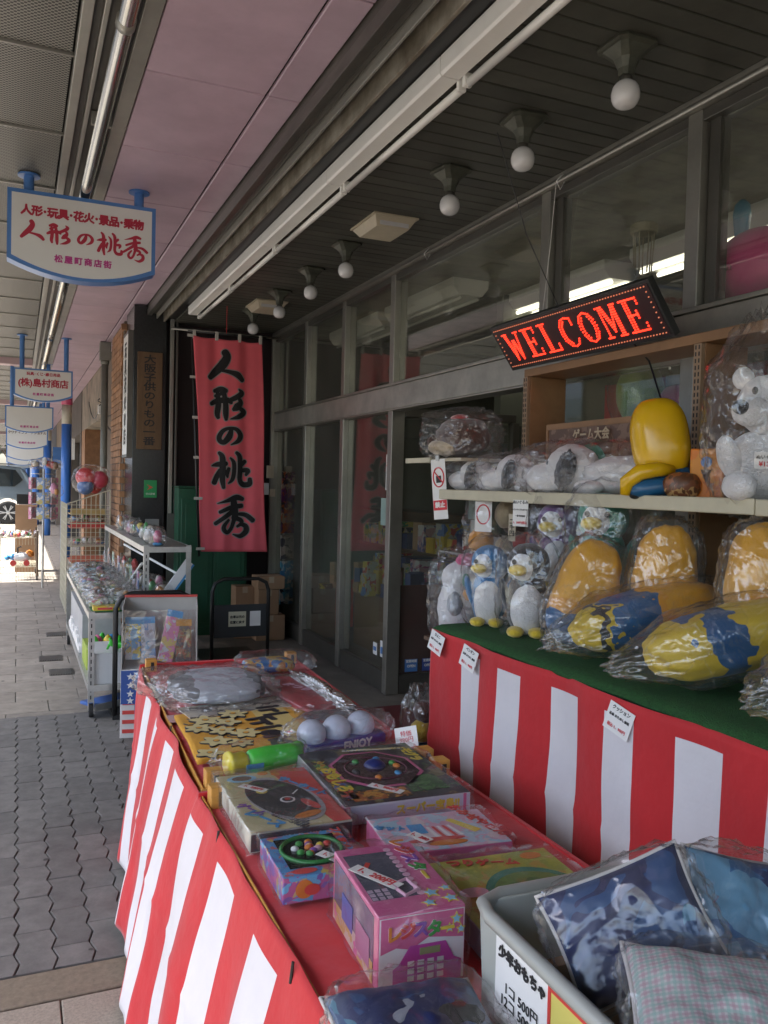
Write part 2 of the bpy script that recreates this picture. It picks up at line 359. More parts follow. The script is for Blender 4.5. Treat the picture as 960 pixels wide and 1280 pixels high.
def wrap(parent,x0,y0,z0,x1,y1,z1,seed=0,m=None,flap=0):
    """tight film round a carton"""
    cx,cy,cz=(x0+x1)/2,(y0+y1)/2,(z0+z1)/2; e=.004
    mb=MB(); off=Vector((seed*5.1,seed,2.2))
    rx,ry,rz=(x1-x0)/2+e,(y1-y0)/2+e,(z1-z0)/2+e
    n=14
    bm=bmesh.new(); bmesh.ops.create_cube(bm,size=2); bmesh.ops.subdivide_edges(bm,edges=bm.edges[:],cuts=n,use_grid_fill=True)
    for v in bm.verts:
        q=Vector((v.co.x*rx,v.co.y*ry,v.co.z*rz)); d=q.normalized()
        w_=ridged(Vector((q.x,q.y,q.z))*14+off)*.006+abs(noise.noise(q*40+off))*.003
        q=q+Vector((v.co.x,v.co.y,v.co.z))*w_
        if q.z+cz<z0+.001: q.z=z0+.001-cz
        mb.v.append(tuple(q))
    for f in bm.faces: mb.f.append(tuple(v.index for v in f.verts)); mb.m.append(0)
    bm.free()
    return mb.build('plastic_wrap',m or filmt,parent,(cx,cy,cz),smooth=True,fix=False)
def sheet_tag(parent,loc,rot,w_,h_,lines,mats=None,name='price_tag',th=.0006):
    """paper label with print; built in its own xz plane facing -y. lines: (text,size,z,mat)"""
    o=MB().cbox((0,0,0),(w_,th,h_)).build(name,paper,parent,loc,rot)
    for s,sz,z,mm in lines: text('print',s,sz,mm,o,(0,-th*.5-.0006,z),(PI/2,0,0),bold=sz*.02,ext=.0002)
    return o
def flat_tag(parent,loc,rz,w_,h_,s,sz,mm=None,name='price_sticker',tilt=(0,0)):
    o=MB().cbox((0,0,0),(w_,h_,.0008)).build(name,paper,parent,loc,(tilt[0],tilt[1],rz))
    text('print',s,sz,mm or red_in,o,(0,0,.0008),(0,0,0),bold=sz*.025,ext=.0002)
    return o
#==BUILD==

# ================================================================ ground
asph=mat('asphalt',(.055,.055,.055),.9,0,.25,30,.3,200)
MB().quad((-300,-100,-.14),(300,-100,-.14),(300,500,-.14),(-300,500,-.14)).build('ground',mat('bare ground',(.20,.19,.17),.95,0,.2,2)).__setitem__('kind','structure')
tag(MB().box(-11,-30,-.135,-2.75,160,-.125).build('road',asph),kind='structure')
tag(MB().box(-2.95,-30,-.135,-2.75,160,.0).build('kerb',mat('kerb stone',(.32,.31,.29),.85,0,.15,8),bevel=.01),kind='structure')
pave=tag(MB().box(-2.75,-30,-.14,1.16,160,-.024).build('pavement',mat('pavement joints',(.030,.028,.025),.95,0,.2,30)),kind='structure')
gran=mat('beige granite slab',(.27,.235,.19),.7,0,.28,120,.1,150); strip=mat('brown strip stone',(.17,.14,.10),.7,0,.25,60,.1,150)
pvm=mat('dark interlocking paver',(.122,.119,.112),.75,0,.26,14,.3,120,.003,ovar=.14)
tilm=mat('grey paving tile',(.25,.225,.19),.75,0,.24,10,.2,120,.003,ovar=.12)
def slab(name,m,w_,d_,t=.024,g=.004):
    me=MB().box(g/2,g/2,-t,w_-g/2,d_-g/2,0).mesh(name,m)
    bm=bmesh.new(); bm.from_mesh(me); bmesh.ops.bevel(bm,geom=[e for e in bm.edges if all(v.co.z>-.001 for v in e.verts)],offset=.003,segments=1,affect='EDGES'); bm.to_mesh(me); bm.free()
    return me
# near granite slabs
gm=slab('granite_slab',gran,.4,.3)
for j in range(7):
    for i in range(9): inst('slab',gm,pave,(-2.4+i*.4+(.2 if j%2 else 0)+.13,2.535-.3*(j+1),rnd.uniform(-.001,.001)))
sm=slab('strip_stone',strip,.6,.16)
for i in range(7): inst('strip_stone',sm,pave,(-2.75+i*.6+.12,2.54,0))
sm2=slab('strip_stone',tilm,.6,.10)
for i in range(7): inst('strip_stone',sm2,pave,(-2.75+i*.6+.3,5.66,0))
# interlocking pavers: zigzag long sides
def paver_me(half=None):
    W,L=.112,.2485; a=.016; g=.0022
    ys=[0,L*.25,L*.5,L*.75,L]; left=[(g+(a if i in (1,3) else 0)-a/2,y+(g if y==0 else -g if y==L else 0)) for i,y in enumerate(ys)]
    right=[(x+W-2*g,y) for x,y in left]
    poly=left[::-1]+right
    if half is not None: poly=[(x,min(max(y,half[0]),half[1])) for x,y in poly]
    mb=MB(); n=len(poly); cx=sum(p[0] for p in poly)/n; cy=sum(p[1] for p in poly)/n
    for z,k in ((-.024,1),(-.003,1),(0,.965)):
        for p in poly: mb.v.append((cx+(p[0]-cx)*k,cy+(p[1]-cy)*(k if k==1 else .985),z))
    for r_ in range(2):
        for i in range(n): mb.f.append((r_*n+i,r_*n+(i+1)%n,(r_+1)*n+(i+1)%n,(r_+1)*n+i)); mb.m.append(0)
    mb.f.append(tuple(2*n+i for i in range(n))); mb.m.append(0)
    return mb
pmb=paver_me(); pme=pmb.mesh('paver',pvm); sides=MB()
hl_=.2485/2
hme=paver_me((hl_+.002,1)).mesh('paver',pvm); hme2=paver_me((-1,hl_-.002)).mesh('paver',pvm)
for i in range(-23,11,2):
    inst('paver',hme,pave,(.014+i*.112,2.705-.12375,0)); inst('paver',hme2,pave,(.014+i*.112,2.705+12*.2475-.12375,0))
for i in range(-24,11):
    for j in range(12):
        x=.014+i*.112; y=2.705+j*.2475-(.12375 if i%2 else 0)
        if i%2 and j==0: continue
        zz=rnd.uniform(-.0018,.0012)
        if -5<=i<=5: inst('paver',pme,pave,(x,y,zz))
        else:
            n=len(sides.v); sides.v+=[(a+x,b+y,c+zz) for a,b,c in pmb.v]; sides.f+=[tuple(q+n for q in f) for f in pmb.f]; sides.m+=pmb.m
tag(sides.build('pavers',pvm,pave),kind='stuff')
gs=MB(); rq=random.Random(4)
for k in range(46):
    x,y=rq.uniform(-.35,.6),rq.uniform(1.6,9); r0=rq.uniform(.004,.013); n=len(gs.v)
    gs.v+=[(x+r0*rq.uniform(.7,1.2)*math.cos(i*PI/5),y+r0*rq.uniform(.7,1.2)*math.sin(i*PI/5),.0018) for i in range(10)]; gs.f.append(tuple(range(n,n+10))); gs.m.append(0)
tag(gs.build('gum_spots',mat('old gum',(.05,.048,.044),.8,0,.2,20),pave,fix=False),kind='stuff')
# far tiles
tm=slab('paving_tile',tilm,.4,.29)
tl=MB()
for j in range(90):
    y=5.765+j*.29
    for i in range(-7,4):
        x=i*.4+(.0 if j%2 else .2)
        if j<30 and -3<=i<=1: inst('paving_tile',tm,pave,(x+.006,y,rnd.uniform(-.001,.001)))
        else: tl.box(x+.008,y+.002,-.02,x+.402,y+.288,rnd.uniform(-.001,.001))
tag(tl.build('paving_tiles',tilm,pave),kind='stuff')
MB().box(-2.75,-6,-.023,1.16,.42,0).build('slab_field',gran,pave)
MB().box(-2.75,31.9,-.023,1.16,160,0).build('tile_field',tilm,pave)
dr=MB()
for (x,y) in ((.27,7.45),(.33,6.9),(.36,8.6)):
    dr.box(x-.09,y-.11,.001,x+.09,y+.11,.004)
    for k in range(9): dr.box(x-.08+k*.018,y-.1,.004,x-.073+k*.018,y+.1,.008)
tag(dr.build('drain_grating',alu_dk,pave))
# porch floor
tag(MB().box(1.16,-4,-.14,6.5,8.62,-.002).build('porch_floor',mat('porch concrete',(.14,.13,.115),.55,0,.3,4,.08,30)),kind='structure')
MB().box(1.7,2.9,-.001,2.42,5.15,.012).build('door_mat',mat('maroon mat',(.10,.012,.014),.95,0,.2,60,.5,300)); o=bpy.data.objects['door_mat']; tag(o,'dark red entrance mat lying before the open shop doorway','mat')

# ================================================================ arcade ceiling
arc=tag(MB().box(-2.4,-6,3.235,1.17,13.2,3.30).box(-1.3,13.2,3.235,1.17,70,3.30).build('arcade_ceiling',mat('ceiling void',(.05,.048,.045),.9,0,.1,4)),kind='structure')  # unseen outer edge shaped for the light: wider near, narrower beyond for sun
bp=MB().box(.003,.003,0,.513,.85,.02).mesh('ceiling_panel',pinkp); sp_=MB().box(.003,.003,0,.150,.85,.02).mesh('narrow_panel',pinkp)
def bevel_me(me,w_=.004):
    bm=bmesh.new(); bm.from_mesh(me); bmesh.ops.bevel(bm,geom=bm.edges[:],offset=w_,segments=1,affect='EDGES'); bm.to_mesh(me); bm.free()
bevel_me(bp); bevel_me(sp_)
# perforated panels: dotted relief and holes in the material
m,nt,p=nmat('perforated metal'); MC['perf']=m
tc=N(nt,'ShaderNodeTexCoord'); vo=N(nt,'ShaderNodeTexVoronoi'); vo.inputs['Scale'].default_value=62; vo.inputs['Randomness'].default_value=0
mp=N(nt,'ShaderNodeMapping'); mp.inputs['Rotation'].default_value=(0,0,R(45)); nt.links.new(tc.outputs['Object'],mp.inputs[0])
sz=N(nt,'ShaderNodeVectorMath',operation='MULTIPLY'); sz.inputs[1].default_value=(1,1,0); nt.links.new(mp.outputs[0],sz.inputs[0]); nt.links.new(sz.outputs[0],vo.inputs['Vector'])
cr=N(nt,'ShaderNodeValToRGB'); cr.color_ramp.elements[0].position=.36; cr.color_ramp.elements[1].position=.44
cr.color_ramp.elements[0].color=(.025,.024,.022,1); cr.color_ramp.elements[1].color=(.27,.265,.23,1)
nt.links.new(vo.outputs['Distance'],cr.inputs[0]); nt.links.new(cr.outputs[0],p.inputs['Base Color']); p.inputs['Roughness'].default_value=.5
perf=MB().box(.012,.012,0,.995,.848,.012).mesh('perforated_panel',MC['perf'])
frm=MB().box(-1.29,0,-.012,.195,.012,.004).mesh('ceiling_rib',alu)
pinkf=mat('pale pink frame',(.50,.36,.38),.4,0,.08,3)
ys=[3.66+.856*k for k in range(-6,60)]
for k,y in enumerate(ys):
    if y<24:
        inst('ceiling_panel',bp,arc,(.47,y,3.2)); inst('narrow_panel',sp_,arc,(.992,y,3.2))
        inst('perforated_panel',perf,arc,(-.81,y-.002,3.205))
        if y<12.5: inst('perforated_panel',perf,arc,(-1.81,y-.002,3.205))
        inst('ceiling_rib',frm,arc,(0,y-.006,3.205))
fp=MB(); 
for y in ys:
    if y>=24:
        fp.box(.47,y,3.2,.985,y+.85,3.22); fp.box(.992,y,3.2,1.14,y+.85,3.22); fp.box(-1.29,y,3.205,.19,y+.84,3.22,1)
tag(fp.build('ceiling_panels',[pinkp,MC['perf']],arc),kind='stuff')
def yb(x0,z0,x1,z1,y0,y1,name,m,par,bevel=.003): return MB().box(x0,y0,z0,x1,y1,z1).build(name,m,par,bevel=bevel)
gut=mat('gutter trim',(.36,.35,.31),.4,.5,.15,3); gdk=mat('gutter groove',(.085,.08,.07),.5,.4,.2,3)
for y0 in range(-6,64,7):
    y1=y0+6.995
    yb(.195,3.17,.235,3.234,y0,y1,'trim_rail',gut,arc); yb(.237,3.205,.268,3.234,y0,y1,'groove',gdk,arc,0)
    yb(.27,3.185,.29,3.234,y0,y1,'trim_rail',gut,arc); yb(.292,3.215,.40,3.234,y0,y1,'groove',gdk,arc,0)
    yb(.40,3.19,.466,3.234,y0,y1,'trim_rail',gut,arc)
pp=thing('ceiling_pipe','bright metal pipe running along the arcade ceiling groove','pipe',(.345,0,3.155))
MB().tube([(0,-6,0),(0,62,0)],.031,16).build('pipe',chrome,pp,smooth=True)
pc=MB().tube([(0,0,0),(0,.05,0)],.036,16).mesh('coupling',gut,True)
for k in range(14): inst('coupling',pc,pp,(0,2.8+k*3.6-3.2,0))
pcl=MB().box(-.045,-.012,0,.045,.012,.06).mesh('pipe_clip',gut)
for k in range(20): inst('pipe_clip',pcl,pp,(0,.6+k*1.8,-.005))
# crossing pale pink beams farther on
for y in (13.2,20.5,27.8,35.1):
    tag(MB().box(-1.29,y,3.11,.19,y+.22,3.204).build('ceiling_crossbeam',pinkf,arc))
# ---------------------------------------------------------------- fascia between arcade and porch
fas=tag(MB().box(1.15,-6,3.16,1.24,8.9,3.4).build('fascia_beam',mat('fascia dark',(.10,.092,.08),.5,.2,.25,3),bevel=.003),kind='structure')
yb(1.142,3.10,1.185,3.158,-6,8.88,'edge_rail',alu_dk,fas); yb(1.19,3.12,1.225,3.157,-6,8.88,'edge_rail',gdk,fas)
yb(1.228,3.075,1.24,3.158,-6,8.88,'drip_lip',gut,fas); yb(1.243,3.13,1.285,3.4,-6,8.88,'edge_rail',gdk,fas)
rust=mat('rusty white rail',(.30,.28,.23),.6,.1,.25,5,alt=(.10,.08,.05))
yb(1.296,3.05,1.312,3.4,-6,8.88,'rusty_rail',rust,fas,.002)
# ---------------------------------------------------------------- porch ceiling with boards
pc_=tag(MB().box(1.315,-4,3.075,6.5,8.62,3.35).build('porch_ceiling',black),kind='structure')
bd=MB().box(0,.002,0,1.07,.096,.02).mesh('ceiling_board',soff); bevel_me(bd,.003)
for k in range(93): inst('ceiling_board',bd,pc_,(1.40,-.75+k*.1,3.052+rnd.uniform(0,.0015)))
# ---------------------------------------------------------------- strip lights (off)
t=thing('strip_light','long white fluorescent batten nearest the camera under the porch edge','strip light',(1.452,2.78,3.02),group='white battens with tubes along the porch edge')
MB().prism([(-.055,.05),(-.055,-.012),(-.048,-.022),(.022,-.022),(.030,-.012),(.030,.05)],'y',-1.225,0).build('batten',white,t,bevel=.002)
tube=MB().tube([(.047,-1.2,-.040),(.047,-.03,-.040)],.016,14).build('tube',mat('tube glass',(.78,.78,.74),.2,0,.03,2,spec=.7),t,smooth=True)
for y in (-1.215,-.028):
    MB().cbox((.042,y,-.03),(.034,.02,.05)).build('lamp_holder',white,t,bevel=.004)
lab=['second white batten seen from the camera above the globe row','third white batten seen from the camera with its tube','fourth white batten beside the square lamp box','farthest white batten ending above the red banner']
for k in range(4): dup(t,(1.452,2.78+1.23*(k+1)+(.0 if k<3 else .0),3.02),0,lab[k])
dup(t,(1.452,1.55,3.02),0,'white batten above the camera at the top edge of view')
# ---------------------------------------------------------------- globe lamps
gy=[2.40,3.05,3.70,5.12,5.83,6.62,7.45]
gl_=['globe lamp nearest the camera on its square bracket','second globe lamp from the camera on the dark ceiling','third globe lamp from the camera, before the square lamp box','globe lamp just past the square lamp box','second globe lamp past the square lamp box','small far globe lamp, second from the banner','globe lamp nearest the red banner']
bronze=mat('weathered bracket',(.075,.078,.058),.55,.3,.35,14); bulbm=mat('opal glass',(.66,.66,.66),.18,0,.04,2,spec=.6)
g=thing('globe_lamp',gl_[0],'lamp',(1.93,gy[0],3.05),0,'globe lamps on the porch ceiling')
def oct_(r,z,c=.6):
    a=r*c; return [(r,a,z),(a,r,z),(-a,r,z),(-r,a,z),(-r,-a,z),(-a,-r,z),(a,-r,z),(r,-a,z)]
fr_=MB()
rings=[(.082,0),(.084,-.010),(.076,-.015),(.068,-.018),(.040,-.050),(.027,-.080),(.025,-.105)]
for r_,z in rings: fr_.v+=oct_(r_,z,.72 if r_>.05 else .5)
for i in range(len(rings)-1):
    for k in range(8): fr_.f.append((i*8+k,i*8+(k+1)%8,(i+1)*8+(k+1)%8,(i+1)*8+k)); fr_.m.append(0)
fr_.f.append(tuple(range(48,56))); fr_.m.append(0)
fr_.build('bracket',bronze,g)
MB().lathe([(.022,-.10),(.024,-.125),(.020,-.13)],16).build('collar',alu_dk,g,smooth=True)
MB().lathe([(.014,-.118),(.024,-.122),(.037,-.131),(.046,-.145),(.050,-.165),(.0485,-.182),(.042,-.198),(.032,-.208),(.018,-.214),(.004,-.216)],28).build('bulb',bulbm,g,smooth=True)
for y,l in zip(gy[1:],gl_[1:]): dup(g,(1.93,y,3.05),rnd.uniform(-.15,.15),l)
# square lamp boxes
cream=mat('cream lamp box',(.52,.46,.34),.5,0,.12,6)
b=thing('ceiling_lamp_box','cream sloped lamp box on the porch ceiling between the globes','lamp',(1.975,4.62,3.052),0,'cream lamp boxes on the porch ceiling')
MB().box(-.14,-.19,-.012,.14,.19,0).build('base_plate',cream,b,bevel=.002)
q=MB(); 
for z,w_,d_ in ((-.012,.13,.18),(-.062,.10,.13)): q.v+=[(-w_,-d_,z),(w_,-d_,z),(w_,d_,z),(-w_,d_,z)]
q.f=[(0,3,2,1),(4,5,6,7),(0,1,5,4),(1,2,6,5),(2,3,7,6),(3,0,4,7)]; q.m=[0]*6; q.build('lamp_hood',cream,b,bevel=.003)
MB().box(-.09,-.158,-.058,.09,-.152,-.022).build('diffuser',bulbm,b,rot=(R(0),0,0))
dup(b,(1.97,7.15,3.052),0,'cream lamp box close to the red banner')

# ================================================================ storefront
sf=thing('storefront','aluminium framed glass shop front with transom and upper lights','shop front',(2.47,0,0))
XF=0; X0,X1=-.035,.065
def mull(y,z0=0,z1=3.0,w_=.075,name='mullion',x0=X0,x1=X1):
    q=MB(); q.box(x0,y-w_/2,z0,x1,y+w_/2,z1)
    o=q.build(name,alu,sf,bevel=.004); return o
for y in (7.46,6.48,5.5,8.5): mull(y)
for y in (3.62,2.6,.6,1.6): mull(y,0 if y<3 else 0)
for y in (7.46,6.48,5.5): MB().box(.066,y+.042,.0,.10,y+.075,3.0).build('inner_stile',alu_dk,sf,bevel=.002)
for y in (3.62,2.6): MB().box(.0,y-.10,2.22,.055,y-.045,3.0).build('inner_stile',alu_dk,sf,bevel=.002)
# head rail
MB().box(-.05,-3,3.0,.07,8.54,3.053).build('head_rail',alu,sf,bevel=.004)
MB().tube([(-.052,-3,3.012),(-.052,8.5,3.012)],.014,10).build('head_pipe',alu,sf,smooth=True)
MB().box(-.03,-3,2.955,.06,8.5,2.998).build('head_rail',alu_dk,sf,bevel=.003)
# clips and loose wires
for y in (3.45,4.9): MB().tube([(-.055,y,3.035),(-.085,y+.01,3.0),(-.06,y+.015,2.965),(-.045,y,3.0)],.004,6).build('wire_clip',paper,sf,smooth=True)
MB().tube([(-.06,3.5,3.0),(-.05,3.55,2.7),(-.045,3.62,2.3)],.0016,5).build('loose_wire',paper,sf)
# transom
MB().box(-.042,-3,2.05,.07,8.5,2.21).build('transom',mat('worn transom metal',(.40,.39,.35),.42,.6,.22,5,.15,25),sf,bevel=.004)
MB().box(-.05,-3,2.213,.07,8.5,2.232).build('transom_cap',alu,sf,bevel=.003)
MB().box(-.05,-3,2.035,.07,8.5,2.047).build('transom_lip',alu,sf,bevel=.002)
# bottom rails and glass
for (a,b_) in ((7.5,8.46),(6.52,7.42),(5.54,6.44)):
    MB().box(-.02,a,0,.05,b_,.15).build('bottom_rail',alu_dk,sf,bevel=.004)
    MB().box(.01,a,.152,.016,b_,2.033).build('pane',glass,sf)
for (a,b_) in ((7.5,8.46),(6.52,7.42),(5.54,6.44),(3.66,5.46),(2.64,3.58),(1.64,2.56),(.64,1.56),(-3,.56)):
    MB().box(.01,a,2.234,.016,b_,2.953).build('pane',glass,sf)
for (a,b_) in ((2.64,3.58),(1.64,2.56),(.64,1.56),(-3,.56)):
    MB().box(.01,a,.152,.016,b_,2.033).build('pane',glass,sf)
    MB().box(-.02,a,0,.05,b_,.15).build('bottom_rail',alu_dk,sf,bevel=.004)
# glazed return going into the shop at the door
rt=thing('entrance_return','aluminium framed glass return beside the open doorway with dark red lower panel','glass screen',(2.54,5.5,0))
MB().box(0,-.03,0,.93,.03,.13).build('bottom_rail',alu_dk,rt,bevel=.004)
MB().box(.0,-.035,2.0,.93,.035,2.06).build('top_rail',alu_dk,rt,bevel=.004)
MB().box(.90,-.035,.13,.96,.035,2.0).build('stile',alu_dk,rt,bevel=.004)
MB().box(0,.0,.13,.90,.006,2.0).build('pane',glass,rt)
mar=mat('maroon panel',(.095,.012,.012),.5,0,.15,4)
MB().box(0,.02,.13,.9,.028,.78).build('lower_panel',mar,rt)
for i,x in enumerate((.06,.20)):
    s_=MB().box(x,-.006,.15,x+.10,-.002,.24).build('sticker',blue if i==0 else mat('navy sticker',(.05,.09,.30),.4,0,.1,30),rt)
    text('print','営業時間',.022,paper,rt,(x+.05,-.007,.225),(PI/2,0,0),bold=.0006); text('print','OPEN',.026,paper,rt,(x+.05,-.007,.19),(PI/2,0,0),bold=.001)
# stickers on the door glass
st=MB().cbox((0,0,0),(.004,.08,.12)).build('sticker',paper,sf,(.004,5.62,.30))
MB().cbox((-.003,0,-.01),(.002,.06,.05)).build('sticker_print',blue,st)
st=MB().cbox((0,0,0),(.004,.07,.09)).build('sticker',paper,sf,(.004,5.76,.28)); MB().cbox((-.003,0,0),(.002,.05,.03)).build('sticker_print',blue,st)
n1=MB().cbox((0,0,0),(.003,.07,.26)).build('notice',paper,sf,(.004,5.60,1.60))
text('print','引\nく',.05,red_in,n1,(-.003,0,.02),(PI/2,0,-PI/2),bold=.001)
n2=MB().cbox((0,0,0),(.003,.10,.20)).build('notice',mat('pale green paper',(.32,.44,.40),.7,0,.06,8),sf,(.004,5.66,1.31))
# side posters inside far glass
t=thing('poster_board','tall dark event poster with flames stuck at the far end of the glass','poster',(2.44,8.1,0),R(20))
f=[(.02,.02,.03),(.35,.09,.02),(.06,.05,.10),(.42,.35,.25),(.015,.015,.02),(.12,.02,.12)]
MB().box(-.0,.02,1.0,.16,.03,1.62).build('poster',pmat('poster dark',f,14,.4,.8),t)
MB().box(0,.02,.74,.16,.03,.98).build('poster',pmat('poster pale',[(.5,.45,.4),(.1,.1,.12),(.3,.25,.2),(.6,.55,.5)],16,.4),t)
MB().box(0,.02,.28,.16,.03,.72).build('poster',pmat('poster blue',[(.05,.2,.4),(.6,.6,.6),(.05,.05,.08),(.1,.35,.5)],14,.4),t)

# ================================================================ shop interior
wallg=mat('interior wall',(.15,.155,.125),.8,0,.12,2)
tag(MB().box(6.3,-4,0,6.4,8.7,3.07).build('interior_wall',wallg),kind='structure')
tag(MB().box(2.6,8.56,0,6.4,8.62,3.07).build('interior_side_wall',wallg),kind='structure')
tag(MB().box(2.6,-4,0,6.4,-3.9,3.07).build('interior_near_wall',wallg),kind='structure')
tag(MB().box(2.57,-4,3.04,6.3,8.56,3.058).build('shop_ceiling',mat('mottled shop ceiling',(.26,.25,.20),.85,0,.35,5,alt=(.15,.14,.105))),kind='structure')
# inner beam + partition seen through the door
tag(MB().box(3.5,5.75,0,6.3,5.85,3.03).build('inner_partition',mat('grey green partition',(.17,.18,.145),.7,0,.1,2)),kind='structure')
MB().box(2.62,5.70,1.86,6.3,5.745,2.0).build('lintel_board',mat('dark lintel',(.06,.065,.055),.6,0,.1,3),bpy.data.objects['inner_partition'])
MB().box(3.5,5.70,0,3.75,5.748,1.855).build('blue_board',mat('slate blue board',(.07,.10,.11),.6,0,.1,3),bpy.data.objects['inner_partition'])
lamp_on=mat('lit tube',(.9,.9,.85),.4,0,0,emit=((1,.93,.78),.8))
def inlight(x,y,label,lit,L=1.25):
    t=thing('shop_ceiling_light',label,'light',(x,y,2.92),0,'long lights inside the shop')
    MB().prism([(-.15,.12),(-.15,.06),(-.10,0),(.10,0),(.15,.06),(.15,.12)],'y',-L/2,L/2).build('housing',white,t,bevel=.003)
    for s in (-.07,.07): MB().tube([(s,-L/2+.02,-.02),(s,L/2-.02,-.02)],.014,10).build('tube',lamp_on if lit else MC['tube glass'],t,smooth=True)
    return t
inlight(3.05,6.1,'white ceiling light inside the shop above the door glass',False)
inlight(3.05,7.5,'ceiling light deep inside the shop behind the banner reflection',False)
inlight(3.7,3.7,'lit ceiling light inside behind the sign',True)
inlight(3.7,5.2,'lit ceiling light inside left of the red sign',True)
inlight(3.7,2.2,'lit ceiling light inside behind the pink balloon toy',True)
inlight(5.1,4.4,'lit ceiling light at the back of the shop',True)
def rndbox_shelf(name,label,x0,x1,y0,y1,z0,z1,levels,pal,side,seed):
    r_=random.Random(seed); t=thing(name,label,'shelf',(x0,y0,z0)); L=y1-y0; D=x1-x0
    MB().box(D-.02,0,0,D,L,z1-z0).build('back_panel',woodd,t)
    for k in range(levels+1):
        z=(z1-z0)*k/levels; MB().box(0,0,z,D-.022,L,z+.02).build('shelf_board',woodd,t)
    for k in range(levels):
        z=(z1-z0)*k/levels+.021; y=.02
        while y<L-.12:
            w_=r_.uniform(.09,.2); h=r_.uniform(.4,.9)*((z1-z0)/levels-.03); c=r_.choice(pal)
            MB().box(r_.uniform(.0,.06),y,z,D-.03,min(y+w_,L-.01),z+h).build('toy_box',c,t); y+=w_+r_.uniform(.005,.04)
    return t
pals=[pmat('carton a',[(.5,.05,.05),(.6,.45,.05),(.1,.2,.5),(.5,.5,.45)],9,.4,.6,1),pmat('carton b',[(.05,.25,.1),(.5,.4,.05),(.02,.02,.03),(.4,.35,.3)],9,.4,.6,2),pmat('carton c',[(.4,.06,.2),(.5,.3,.35),(.1,.1,.3),(.6,.6,.6)],9,.4,.6,3),card,mat('carton navy',(.03,.05,.16),.4,0,.1,5),mat('carton yellow',(.55,.38,.03),.4,0,.1,5)]
rndbox_shelf('display_shelf','toy shelves along the back wall of the shop',5.9,6.28,.3,8.3,.0,2.1,5,pals,1,3)
rndbox_shelf('display_shelf','low toy shelf seen through the far door glass',3.3,3.7,5.95,8.2,.55,1.25,2,pals,1,4)
for (x,y0,y1,l) in ((2.95,6.55,7.4,'brown wooden counter standing behind the third glass pane'),(2.85,5.6,6.4,'light brown counter behind the second glass pane')):
    t=thing('counter',l,'counter',(x,y0,0)); MB().box(0,0,.0,.5,y1-y0,.52).build('body',mat('counter ply',(.22,.13,.055),.5,0,.15,4),t,bevel=.004)
    MB().box(-.02,-.01,.52,.52,y1-y0+.01,.56).build('top',woodd,t,bevel=.004)
MB().box(2.80,7.42,.15,2.95,7.5,.60).build('red_stand',redcl); tag(bpy.data.objects['red_stand'],'narrow red stand behind the glass next to the counter','stand')
# goods on the counters
t=thing('goods_table','dark table of small packaged goods inside the shop','table',(2.85,5.62,.57))
for i in range(26):
    x,y=rnd.uniform(0,.4),rnd.uniform(0,1.6); h=rnd.uniform(.04,.3)
    MB().cbox((x,y,h/2),(.1,.08,h)).build('pack',rnd.choice(pals),t,rot=(0,0,rnd.uniform(0,.3)))
MB().box(3.74,5.69,2.02,4.0,5.698,2.26).build('notice_poster',pmat('poster square',[(.04,.13,.35),(.04,.13,.35),(.05,.2,.45),(.5,.5,.1),(.04,.13,.35)],12,.4,.2,5)); tag(bpy.data.objects['notice_poster'],'blue square poster on the wall inside above the door beam','poster')
# notice papers inside the doorway
MB().box(3.06,5.43,1.27,3.24,5.436,1.50).build('notice_sheet',MC['pale green paper']); o=tag(bpy.data.objects['notice_sheet'],'pale green paper notice hanging in the doorway','notice')
for k,s in enumerate(('お客様へ','店内の商品は','お手を触れず','に願います','お知らせ')): text('print',s,.024,blk_in,o,(3.15,5.428,1.47-k*.04),(PI/2,0,0))
MB().box(3.08,5.43,1.16,3.23,5.436,1.262).build('memo_sheet',paper); tag(bpy.data.objects['memo_sheet'],'white memo sheet below the pale green notice','notice')
MB().box(3.0,5.40,.87,3.42,5.408,1.14).build('shop_notice',paper); o=tag(bpy.data.objects['shop_notice'],'white board with large red characters beside the doorway','sign')
text('print','店内',.16,red_in,o,(3.15,5.396,1.0),(PI/2,0,0),bold=.004)

# ================================================================ end wall of the porch
ew=tag(MB().box(1.33,8.62,0,2.7,8.75,3.35).build('porch_end_wall',mat('dark interior red',(.016,.008,.008),.6,0,.2,3)),kind='structure')
ft=mat('black granite',(.022,.024,.024),.22,0,.25,40)
pl=thing('granite_pillar','black polished granite pillar with a carved wooden name board','pillar',(1.02,8.45,0))
MB().box(0,0,0,.31,.6,3.19).build('shaft',ft,pl,bevel=.004)
fr=MB().box(.035,-.03,1.80,.27,-.002,2.74).build('name_board',mat('carved board',(.14,.082,.038),.5,0,.2,8,stretch=(4,1,.5)),pl,bevel=.004)
text('print','大\n阪\n子\n供\nの\nり\nも\nの\n一\n番',.088,blk_in,fr,(.152,-.032,2.27),(PI/2,0,0),bold=.0012,line=1.0,sx=1.35)
gn=MB().box(.115,-.012,1.33,.235,-.002,1.50).build('exit_notice',mat('notice green',(.02,.30,.09),.4,0,.05,5),pl)
MB().prism([(.20,1.43),(.14,1.46),(.165,1.43),(.14,1.40)],'y',-.015,-.0125).build('arrow',mat('arrow red',(.55,.1,.05),.5,0,0),gn)
text('print','防火設備',.022,paper,gn,(.175,-.014,1.365),(PI/2,0,0))
mt=MB().box(.13,-.03,.93,.26,-.002,1.12).build('meter_box',mat('grey box',(.32,.31,.29),.5,0,.1,5),pl,bevel=.003)
MB().box(.165,-.034,1.0,.225,-.031,1.06).build('meter_window',blk_in,mt)
sg=thing('side_sign','tall narrow white sign fixed sideways on the granite pillar','sign',(.975,8.5,1.0))
MB().box(0,0,.75,.04,.40,1.92).build('face',white,sg)
